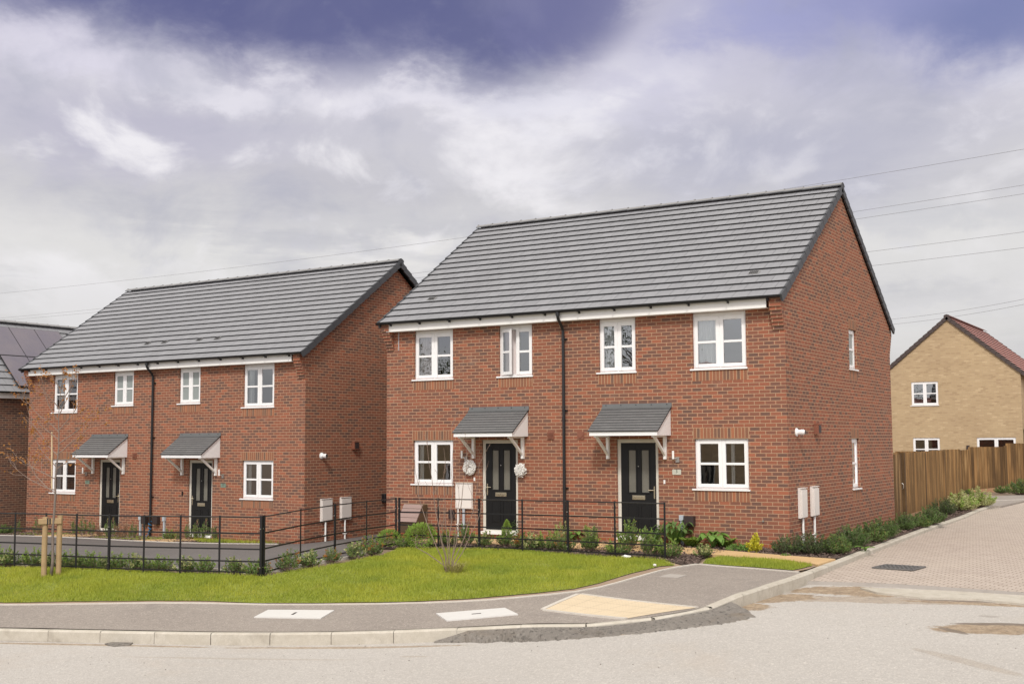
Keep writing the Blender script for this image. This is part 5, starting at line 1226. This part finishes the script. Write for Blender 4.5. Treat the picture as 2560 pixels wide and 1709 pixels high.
# ------------------------------------------------------------------ young tree with stakes
tx,ty,tz=at3(127,1441)
tr=empty('young_tree',(tx,ty,tz),0,'thin young tree with sparse orange leaves tied between two timber stakes','tree')
r=random.Random(33); tm_=MB(); H=3.5
sp=[(0,0,-.05)]+[(.0+.012*i+.02*math.sin(i*1.7),.01*math.sin(i),H*i/12) for i in range(1,13)]
rad=[.03-.0022*i for i in range(13)]; tm_.tube(sp,rad,8); br=MB(); lf=MB()
rt=Vector((.853,.523,0))
BR=[(1.55,-1,1.05,.75),(1.62,-1,1.25,.35),(1.9,-1,.9,.55),(2.15,1,.55,.45),(2.2,-1,.75,.75),(2.5,-1,1.15,1.0),(2.55,1,.75,.65),(2.8,1,.9,.9),(2.9,-1,.6,.8),(3.1,-1,.85,1.0),(3.15,1,.55,.8),(3.4,-1,.6,.9),(3.5,1,.5,.9),(3.7,-1,.4,.7),(3.8,1,.35,.8),(4.1,-1,.25,.5),(4.2,1,.2,.5)]
def limb(p,d,L,r0,depth):
    pts=[p]; q=Vector(p)
    n=6
    for i in range(n):
        d=(d+Vector((r.uniform(-.16,.16),r.uniform(-.16,.16),r.uniform(-.05,.16)))).normalized(); q=q+d*L/n; pts.append(q.copy())
    br.tube([tuple(x) for x in pts],[r0*(1-.8*i/n) for i in range(n+1)],5,cap=False)
    if depth:
        for k in range(3+(L>.7)):
            i=r.randint(2,n); dd=(d+rv(r)*.7); limb(pts[i],dd.normalized(),L*r.uniform(.3,.5),r0*.45,depth-1)
    else:
        for k in range(r.randint(0,3)):
            c=pts[r.randint(2,n)]; leaf_quad(lf,c,(r.uniform(-1,1),r.uniform(-1,1),-.4),rv(r),.05,.034)
    for k in range(r.randint(0,2)):
        c=pts[-1]+rv(r)*.03; leaf_quad(lf,c,(r.uniform(-1,1),r.uniform(-1,1),-.4),rv(r),.05,.036)
for (z,sg,lx,lz) in BR:
    z=1.5+(z-1.5)*.72; lx*=.85; lz*=.62
    i=z/H*12; a=Vector(sp[int(i)]).lerp(Vector(sp[min(12,int(i)+1)]),i-int(i)); yy=r.uniform(-.6,.6)
    d=(rt*sg*lx+Vector((-.5*yy*.5,.8*yy*.5,lz))); limb(a,d.normalized(),math.hypot(lx,lz),.011,2)
tk=tm_.build('trunk',M['bark'],tr,smooth=True); cr=br.build('branches',M['twig'],tr); lf.build('leaves',M['leaf_orange'],tr)
cn=MB(); cn.tube([(-.0,-.03,1.6),(-.035,-.035,2.66)],.013,7); cn.build('support_cane',M['cane'],tr)
x1,y1,z1=at3(109.5,1442); x2,y2,z2=at3(146,1438)
sx,sy=(x1+x2)/2,(y1+y2)/2; T0=empty('tree_support',(sx,sy,z1),0,'pair of pale timber stakes with a crossbar and black tie around the young tree','tree stakes')
for (x,y,h,t) in ((x1-sx,y1-sy,1.10,.10),(x2-sx,y2-sy,1.12,.09)):
    m=MB(); m.tube([(x,y,-.2),(x-.005,y,h*.5),(x+.005,y,h)],.05,12); m.build('stake',M['stake'],T0)
m=MB(); dv=Vector((x2-x1,y2-y1,0)).normalized(); a=Vector((x1-sx,y1-sy,1.02))-dv*.09+Vector((.03,-.06,0)); b=Vector((x2-sx,y2-sy,1.02))+dv*.06+Vector((.03,-.06,0)); m.beam(a,b,.035,.105); m.build('crossbar',M['stake'],T0,bevel=.01)
m=MB()
for k in (.40,.50): c=a.lerp(b,k); m.beam(c-dv*.012+Vector((0,0,.0)),c+dv*.012+Vector((0,0,0)),.045,.112)
m.build('tree_tie',M['iron'],T0)
# ------------------------------------------------------------------ bare multi-stemmed shrub on the lawn
x,y,z=at3(1122,1431); bs=empty('bare_shrub',(x,y,z),0,'leafless multi-stemmed young shrub standing on the lawn','shrub'); r=random.Random(5); br=MB(); lf=MB()
ST=[(-.62,.95,.016,.0),(-.62,2.0,.014,.1),(-.38,2.5,.014,-.2),(-.1,2.2,.012,.3),(.08,2.6,.013,-.1),(.32,2.3,.015,.2),(.55,1.9,.013,-.1),(.66,1.6,.012,.2),(-.2,1.7,.010,-.3),(.2,1.9,.010,.4)]
for (dx,h,r0,dy) in ST:
    p=Vector((dx*.12,dy*.1,0)); pts=[p.copy()]; n=9
    for i in range(1,n+1):
        t=i/n; q=rt*(dx*(1-(1-t)**1.7))+Vector((-.5*dy,.85*dy,0))*t*.5+Vector((0,0,h*t))+Vector((r.uniform(-.02,.02),r.uniform(-.02,.02),0)); pts.append(q)
    if h<1: pts=[Vector((0,0,0)),rt*-.1+Vector((0,0,.14)),rt*-.38+Vector((0,0,.34)),rt*-.58+Vector((0,0,.45)),rt*-.59+Vector((0,0,.62)),rt*-.54+Vector((0,0,.66))]; n=5
    br.tube([tuple(q) for q in pts],[r0*.72*(1-.75*i/n) for i in range(n+1)],6,cap=False)
    if h>1:
        for k in range(4):
            i=r.randint(3,n); c=pts[i]; d=Vector((r.uniform(-.5,.5),r.uniform(-.5,.5),.9)).normalized(); L=r.uniform(.15,.5); br.tube([tuple(c),tuple(c+d*L*.5+rv(r)*.02),tuple(c+d*L)],[.004,.003,.0015],4,cap=False)
            for j in range(2): q=c+d*L*r.uniform(.3,1); leaf_quad(lf,q,rv(r),rv(r),.018,.012)
br.build('stems',M['twig'],bs); lf.build('buds',M['leaf_dead'],bs)
m=MB()
for k in range(150):
    a=r.uniform(0,2*PI); R0=r.uniform(.02,.28); b0=Vector((R0*.5*math.cos(a),R0*.5*math.sin(a),0)); L=r.uniform(.15,.34); t=b0+Vector((math.cos(a)*L*.8,math.sin(a)*L*.8,L*.6)); c=b0.lerp(t,.55)+Vector((0,0,.08)); s=Vector((-math.sin(a),math.cos(a),0))*.004
    m.poly([tuple(b0-s),tuple(b0+s),tuple(c+s),tuple(c-s)]); m.poly([tuple(c-s),tuple(c+s),tuple(t)])
tg=empty('grass_tuft',(x+.12,y+.03,z),0,'tuft of long dry grass around the foot of the leafless shrub','grass tuft'); m.build('blades',M['drygrass'],tg) if 'drygrass' in M else m.build('blades',leafm('dry_grass',(.27,.27,.07),(.48,.42,.17)),tg)
# ------------------------------------------------------------------ wreaths
def wreath(x,z,solid,label):
    e=empty('flower_wreath',(x,-.07,z),0,label,'wreath','white wreaths beside the left front door of the nearest house'); m=MB(); r=random.Random(int(z*1000))
    R0,R1=(.10,.06) if not solid else (.06,.085)
    for k in range(900):
        a=r.uniform(0,2*PI); ph=r.uniform(0,2*PI); q=R1*r.uniform(.6,1.05); rr=R0+q*math.cos(ph)
        if solid and r.random()<.3: rr=r.uniform(0,.1); 
        c=Vector((rr*math.cos(a),-q*abs(math.sin(ph))*.8,rr*math.sin(a))); n=(Vector((math.cos(a)*math.cos(ph)*.6,-1,math.sin(a)*math.cos(ph)*.6))+rv(r)*.45).normalized(); dd=rv(r); dd=(dd-n*dd.dot(n)).normalized()
        leaf_quad(m,c,dd,n,.045,.038)
    m.build('petals',M['white_flower'],e); t=MB(); N=16
    ring=[(.0+.10*math.cos(2*PI*i/N),.0,.10*math.sin(2*PI*i/N)) for i in range(N+1)]; t.tube(ring,.02,6,cap=False); t.build('ring',M['bark'],e)
    t=MB(); t.tube([(0,.0,.1),(0,.03,.2)],.003,5); t.build('hook',M['iron'],e); return e
wreath(-7.535,1.545,False,'white flower wreath with open centre hanging left of the front door')
o=wreath(-6.165,1.495,True,'white flower ball wreath hanging right of the front door')
# ------------------------------------------------------------------ brown box with slatted sloping lid
bxx=-9.28; z=UPP(-9.2,-.3); e=empty('meter_housing',(bxx,-.02,-.2),0,'brown box with a slatted sloping lid against the wall of the nearest house','meter housing')
m=MB(); w=.52; 
def prism(m,xa,xb,prof,mi=0):
    for xx,s in ((xa,-1),(xb,1)):
        P=[(xx,*p) for p in prof]; m.poly(P if s<0 else P[::-1],None,mi)
    for i in range(len(prof)): p,q=prof[i],prof[(i+1)%len(prof)]; m.poly([(xa,*p),(xb,*p),(xb,*q),(xa,*q)],None,mi)
prism(m,0,w,[(0,.22),(-.40,.22),(-.44,.48),(-.18,.86),(0,.88)]); m.build('body',M['recycled_d'],e,bevel=.01)
for k in range(4):
    m=MB(); t0,t1=k/4+.01,(k+1)/4-.01; P=lambda t,h:(-.46+.27*t-.82*h*0-h*.8,.47+.40*t+h*.55)
    prism(m,-.015,w+.005,[P(t0,.0),P(t0,.022),P(t1,.022),P(t1,.0)]); m.build('lid_slat',M['recycled'],e)
m=MB(); m.box(.17,.24,-.3,-.2,-.15,.22); m.build('leg',M['gap'],e); m=MB(); m.box(.25,.36,-.26,-.05,-.15,.22); m.build('leg',M['engineering'],e)
# ------------------------------------------------------------------ litter and stone by the railing
x,y,z=at3(1566,1396); e=empty('plastic_scrap',(x,y,z+.02),0,'scrap of white plastic lying by the railing below the right door','litter'); m=MB(); m.blob((0,0,.02),.07,3,.3,sub=2,sc=(1.2,.8,.45)); m.build('scrap',M['white'],e)
x,y,z=at3(1637,1419); e=empty('plastic_scrap',(x,y,z+.03),0,'tiny white scrap caught in the lawn near the pavement','litter'); m=MB(); m.blob((0,0,.02),.035,4,.3,sub=1,sc=(1.,.8,.9)); m.build('scrap',M['white'],e)
# blue cord tied round the downpipe of the left pair
cx,cy=l2(-5.92,-.062); e=empty('blue_cord',(cx,cy,Z2),0,'blue cord wound round the foot of the left pair downpipe','cord'); m=MB()
pts=[(.045*math.cos(t*.7),.045*math.sin(t*.7),.42-.012*t) for t in range(26)]; m.tube(pts,.012,6); m.tube([(.04,-.03,.2),(.0,-.07,.05),(-.1,-.1,-.05),(-.12,-.14,.06)],.01,6); m.build('coil',M['blue'],e)
# ------------------------------------------------------------------ things on window sills
def vase(u,label,x,y,z,h,kind):
    e=empty(kind,(x,y,z),0,label,kind.replace('_',' ')); m=MB()
    if kind=='vase': m.lathe((0,0,0),[(0,0),(.045,0),(.055,h*.4),(.04,h*.8),(.045,h)],14); m.build('pot',M['white'],e); q=MB(); [q.tube([(0,0,h*.9),(-.05*k,0.02,h+.14),(-.1*k-.03,.0,h+.2+.04*k)],.003,5) for k in range(3)]; q.build('twigs',M['bark'],e)
    elif kind=='candle': m.tube([(0,0,0),(0,0,h)],.055,16); m.build('wax',M['white'],e)
    else: m.tube([(0,0,0),(0,0,.03)],.03,12); m.tube([(0,0,.03),(0,0,h)],.008,8); m.blob((0,0,h),.02,2,.1); m.build('ornament',M['chrome'],e)
vase(0,'small cream vase with twigs inside the left ground floor window',-8.77,-.0+.23,1.15,.12,'vase')
vase(0,'squat white candle inside the right ground floor window',-.93,.23,1.15,.12,'candle')
vase(0,'left brass ornament inside the right ground floor window',-1.80,.23,1.15,.11,'ornament'); vase(0,'right brass ornament inside the right ground floor window',-1.69,.23,1.15,.11,'ornament')
# ------------------------------------------------------------------ overhead power lines
CB=[((-200,752,118),(2760,338,86),'topmost power cable crossing the sky'),((-200,812,122),(2760,430,90),'second power cable from the top, upper of a close pair'),((-200,817,122),(2760,453,90),'third power cable from the top, lower of a close pair'),
 ((-200,850,126),(2760,553,92),'fourth power cable from the top'),((-200,865,126),(2760,594,92),'fifth power cable from the top'),((1900,809,124),(2760,703,94),'sixth power cable from the top'),((1900,822,124),(2760,716,94),'lowest power cable just above the buff house')]
for a,b,l in CB:
    A_=Vector(at_d(*a));B_=Vector(at_d(*b)); e=empty('power_cable',tuple(A_),0,l,'cable','overhead power cables'); pts=[A_.lerp(B_,i/24)-A_-Vector((0,0,1.1*4*(i/24)*(1-i/24))) for i in range(25)]
    m=MB(); m.tube([tuple(p) for p in pts],[.008+.006*i/24 for i in range(25)],5,cap=False); m.build('wire',M['cable'],e)
# ------------------------------------------------------------------ the other side of the road: seen only as reflections and sky blocking
def big_tree(x,y,h,seed,label):
    e=empty('roadside_tree',(x,y,ROADZ(x,y)),0,label,'tree'); r=random.Random(seed); tm=MB(); lf=MB(); tm.tube([(0,0,0),(.1,0,h*.4),(0,.1,h*.9)],[.22,.16,.04],8)
    for k in range(26):
        a=r.uniform(0,2*PI); z=h*r.uniform(.3,.95); R=h*.30*math.sin(PI*(z/h*.85+.1)); t=Vector((R*math.cos(a),R*math.sin(a),z+.3)); tm.tube([(0,0,z*.8),tuple(t)],[.06,.015],5,cap=False)
        for j in range(110): c=t+rv(r)*r.uniform(0,h*.13); leaf_quad(lf,c,rv(r),rv(r),.16,.12)
    tm.build('trunk',M['bark'],e); lf.build('crown',M['leaf_tree'],e)
big_tree(-13,-49,12.5,1,'tall green tree across the road behind the viewpoint'); big_tree(-27,-50,12,2,'second green tree across the road behind the viewpoint'); big_tree(-44,-47,12,3,'third green tree across the road behind the viewpoint')

for (ox,lab) in ((-23,'buff brick house across the road, nearer to the viewpoint'),(-43,'buff brick house across the road, farther left behind the viewpoint')):
    hw=[(-10.2,-9.,1.1,2.2),(-3.,-1.8,1.1,2.2),(-10.2,-9.,3.7,4.8),(-6.6,-5.4,3.7,4.8),(-3.,-1.8,3.7,4.8),(-6.5,-5.5,.1,2.2)]
    HB,_,_=house_shell('detached_house',(ox,-37,ROADZ(ox,-16)-.1),PI,lab,12,7.5,ZE,7.6,hw,[],mats=('cream','cream'),corbel=False,gutter=False,tile='tile_red',verge='verge_brown',ridgem='tile_red')
    for h in hw[:5]: window(HB,F_,*h,room=False,sill=False)
    door(HB,*hw[5])
# ------------------------------------------------------------------ light, sky, camera
SC.world=bpy.data.worlds.new('World'); SC.world.use_nodes=True
t=NT('w',world=SC.world); Nn=t.n
SUN_EL,SUN_AZ=math.radians(44),math.radians(157)   # azimuth of the sun: compass from +Y clockwise
sky=Nn('TexSky'); sky.sky_type='NISHITA'; sky.sun_disc=False; sky.sun_elevation=SUN_EL; sky.sun_rotation=SUN_AZ; sky.air_density=1.; sky.dust_density=2.
dirv=t.n('TexCoord').outputs['Generated']; X,Y,Z=t.sep(dirv)
RAD=57.29578
az=t.math('MULTIPLY',t.math('ARCTAN2',X,Y),RAD); az=t.math('SUBTRACT',az,CYAW*RAD)      # degrees east of the road axis
el=t.math('MULTIPLY',t.math('ARCSINE',Z),RAD)
pv=t.comb(t.math('MULTIPLY',az,.085),t.math('MULTIPLY',el,.15),0.)
n1=t.noise(pv,1.,8,.6,.35); n2=t.noise(t.comb(t.math('MULTIPLY',az,.085),t.math('MULTIPLY',el,.14),7.),3.1,7,.62,.2); n3=t.noise(t.comb(t.math('MULTIPLY',az,.05),t.math('MULTIPLY',el,.30),4.),1.,7,.62)
n4=t.noise(t.comb(t.math('MULTIPLY',az,.1),t.math('MULTIPLY',el,.15),11.),1.35,7,.55,.35)
waz=t.math('ADD',az,t.math('ADD',t.math('MULTIPLY',t.math('SUBTRACT',n2,.5),6),t.math('MULTIPLY',t.math('SUBTRACT',n1,.5),5))); wel=t.math('ADD',el,t.math('ADD',t.math('MULTIPLY',t.math('SUBTRACT',n1,.5),5.),t.math('MULTIPLY',t.math('SUBTRACT',n2,.5),4.5))); wel2=t.math('ADD',el,t.math('MULTIPLY',t.math('SUBTRACT',n2,.5),3.5))
def srgb(c): return tuple(((x/255+.055)/1.055)**2.4 if x>10 else x/255/12.92 for x in c)
def A(u): return (u-1280)/CF*RAD*.985
def E_(v): return math.degrees(math.atan((1100-v)/CF))*.985
# broad vertical structure of the overcast; unseen upper stops warmed for ambient light
base=t.ramp(t.math('DIVIDE',t.math('ADD',wel2,2.),42.),[(0,srgb((214,211,208))),((E_(900)+2)/42,srgb((214,212,210))),((E_(740)+2)/42,srgb((219,217,217))),((E_(620)+2)/42,srgb((226,224,223))),((E_(480)+2)/42,srgb((208,206,210))),((E_(330)+2)/42,srgb((207,205,214))),((E_(200)+2)/42,srgb((214,211,222))),((E_(60)+2)/42,srgb((200,197,214))),(.75,srgb((226,221,216))),(1,srgb((232,227,220)))])
col=base
def blob(col,u,v,ru,rv,c,st,soft=.55,rag=1.):
    dx=t.math('DIVIDE',t.math('SUBTRACT',t.math('ADD',t.math('MULTIPLY',waz,rag),t.math('MULTIPLY',az,1-rag)),A(u)),ru/CF*RAD); dy=t.math('DIVIDE',t.math('SUBTRACT',t.math('ADD',t.math('MULTIPLY',wel,rag),t.math('MULTIPLY',el,1-rag)),E_(v)),rv/CF*RAD)
    d=t.math('SQRT',t.math('ADD',t.math('MULTIPLY',dx,dx),t.math('MULTIPLY',dy,dy)))
    f=t.mr(d,1.,1-soft,0,st,True); return t.mix(f,col,srgb(c))
col=blob(col,330,360,620,150,(188,185,204),.7,.9)
col=blob(col,1250,560,900,90,(198,197,204),.55,.9)
col=blob(col,800,440,500,80,(192,190,199),.5,.9)
col=blob(col,1950,380,650,230,(184,184,202),.75,.9)
col=blob(col,2300,560,500,60,(202,202,208),.5,.9)
col=blob(col,2300,780,400,50,(198,197,203),.4,.9)
col=blob(col,500,650,700,60,(228,226,225),.6,.9)
col=blob(col,1000,640,350,70,(236,233,231),.7,.9)
# bright broken ridge of cloud under the dark deck
col=blob(col,200,150,420,85,(226,222,236),.8,.8)
col=blob(col,620,210,330,75,(232,229,238),.85,.8)
col=blob(col,1010,220,300,90,(234,231,240),.85,.8)
col=blob(col,1360,240,330,110,(232,230,240),.9,.8)
col=blob(col,1650,170,250,170,(212,210,228),.7,.9)
# dark purple deck and the blue corner
col=blob(col,260,-150,760,275,(104,107,150),.96,.55,.55)
col=blob(col,760,-150,560,330,(98,101,145),.96,.5,.6)
col=blob(col,1230,-130,430,350,(100,103,146),.96,.5,.6)
col=blob(col,1440,-80,260,200,(118,119,160),.85,.6)
col=blob(col,2350,-60,900,330,(146,150,196),.92,.85,.6)
col=blob(col,2480,90,330,190,(122,130,176),.85,.9,.7)
col=blob(col,1900,30,300,120,(160,164,212),.5,.9)
col=blob(col,-200,260,300,120,(188,184,208),.5,.9)
# billows: bright tops and greyer hollows, strongest in the broken band
band=t.math('MULTIPLY',t.mr(el,5,11,.35,1,True),t.mr(el,18.6,16.3,.04,1,True)); lft=t.mr(az,10,-3,.45,1.,True)
up_=t.math('MULTIPLY',t.mr(n4,.49,.66,0,.85,True),t.math('MULTIPLY',band,lft)); col=t.mix(up_,col,srgb((250,247,250)))
dn_=t.math('MULTIPLY',t.mr(n4,.48,.30,0,.55,True),t.mr(el,3,8,.3,1,True)); col=t.mix(dn_,col,srgb((176,177,194)))
fine=t.mr(n2,.56,.76,0,.35,True); col=t.mix(t.math('MULTIPLY',fine,band),col,srgb((240,238,244)))
col=t.mix(t.math('MULTIPLY',t.mr(n3,.45,.68,0,.40,True),t.mr(el,15,10,0,1,True)),col,srgb((236,233,232)))
col=t.mix(t.math('MULTIPLY',t.mr(n3,.46,.34,0,.4,True),t.mr(el,15,10,0,1,True)),col,srgb((184,184,194)))
# below the horizon
col=t.mix(t.mr(el,-1.,-6,0,1),col,(.17,.15,.13))
K=1/.1
bright=t.n('VectorMath',operation='SCALE'); t.put(bright.inputs[0],col); 
# unseen sky towards the sun made brighter, to lift the ambient light
sd=(math.sin(SUN_AZ)*math.cos(SUN_EL),math.cos(SUN_AZ)*math.cos(SUN_EL),math.sin(SUN_EL))
dp=t.n('VectorMath',operation='DOT_PRODUCT'); t.put(dp.inputs[0],dirv); dp.inputs[1].default_value=sd
gain=t.math('ADD',K*1.0,t.math('MULTIPLY',t.mr(dp.outputs['Value'],.2,1.,0,1,True),K*1.2)); t.put(bright.inputs['Scale'],gain)
mx=t.mix(.04,bright.outputs[0],sky.outputs[0])
bg=Nn('Background'); t.put(bg.inputs[0],mx); bg.inputs[1].default_value=.1
o=Nn('OutputWorld'); t.L.new(bg.outputs[0],o.inputs[0])
sl=bpy.data.lights.new('Sun','SUN'); sl.energy=2.2; sl.angle=math.radians(7); sl.color=(1,.955,.89); so=bpy.data.objects.new('Sun',sl); COL.objects.link(so)
so.rotation_euler=Vector((-sd[0],-sd[1],-sd[2])).to_track_quat('-Z','Y').to_euler()
cd=bpy.data.cameras.new('Camera'); cam=bpy.data.objects.new('Camera',cd); COL.objects.link(cam); cd.sensor_fit='HORIZONTAL'; cd.sensor_width=36; cd.lens=CF*36/2560; cd.clip_end=3000; cd.clip_start=.1
Mx=Matrix(((CR[0],CU[0],-CW[0],CLOC[0]),(CR[1],CU[1],-CW[1],CLOC[1]),(CR[2],CU[2],-CW[2],CLOC[2]),(0,0,0,1))); cam.matrix_world=Mx; SC.camera=cam
SC.view_settings.view_transform='Standard'; SC.view_settings.look='None'; SC.view_settings.exposure=0; SC.view_settings.gamma=1
SC.cycles.max_bounces=6; SC.cycles.transparent_max_bounces=12; SC.cycles.use_denoising=True
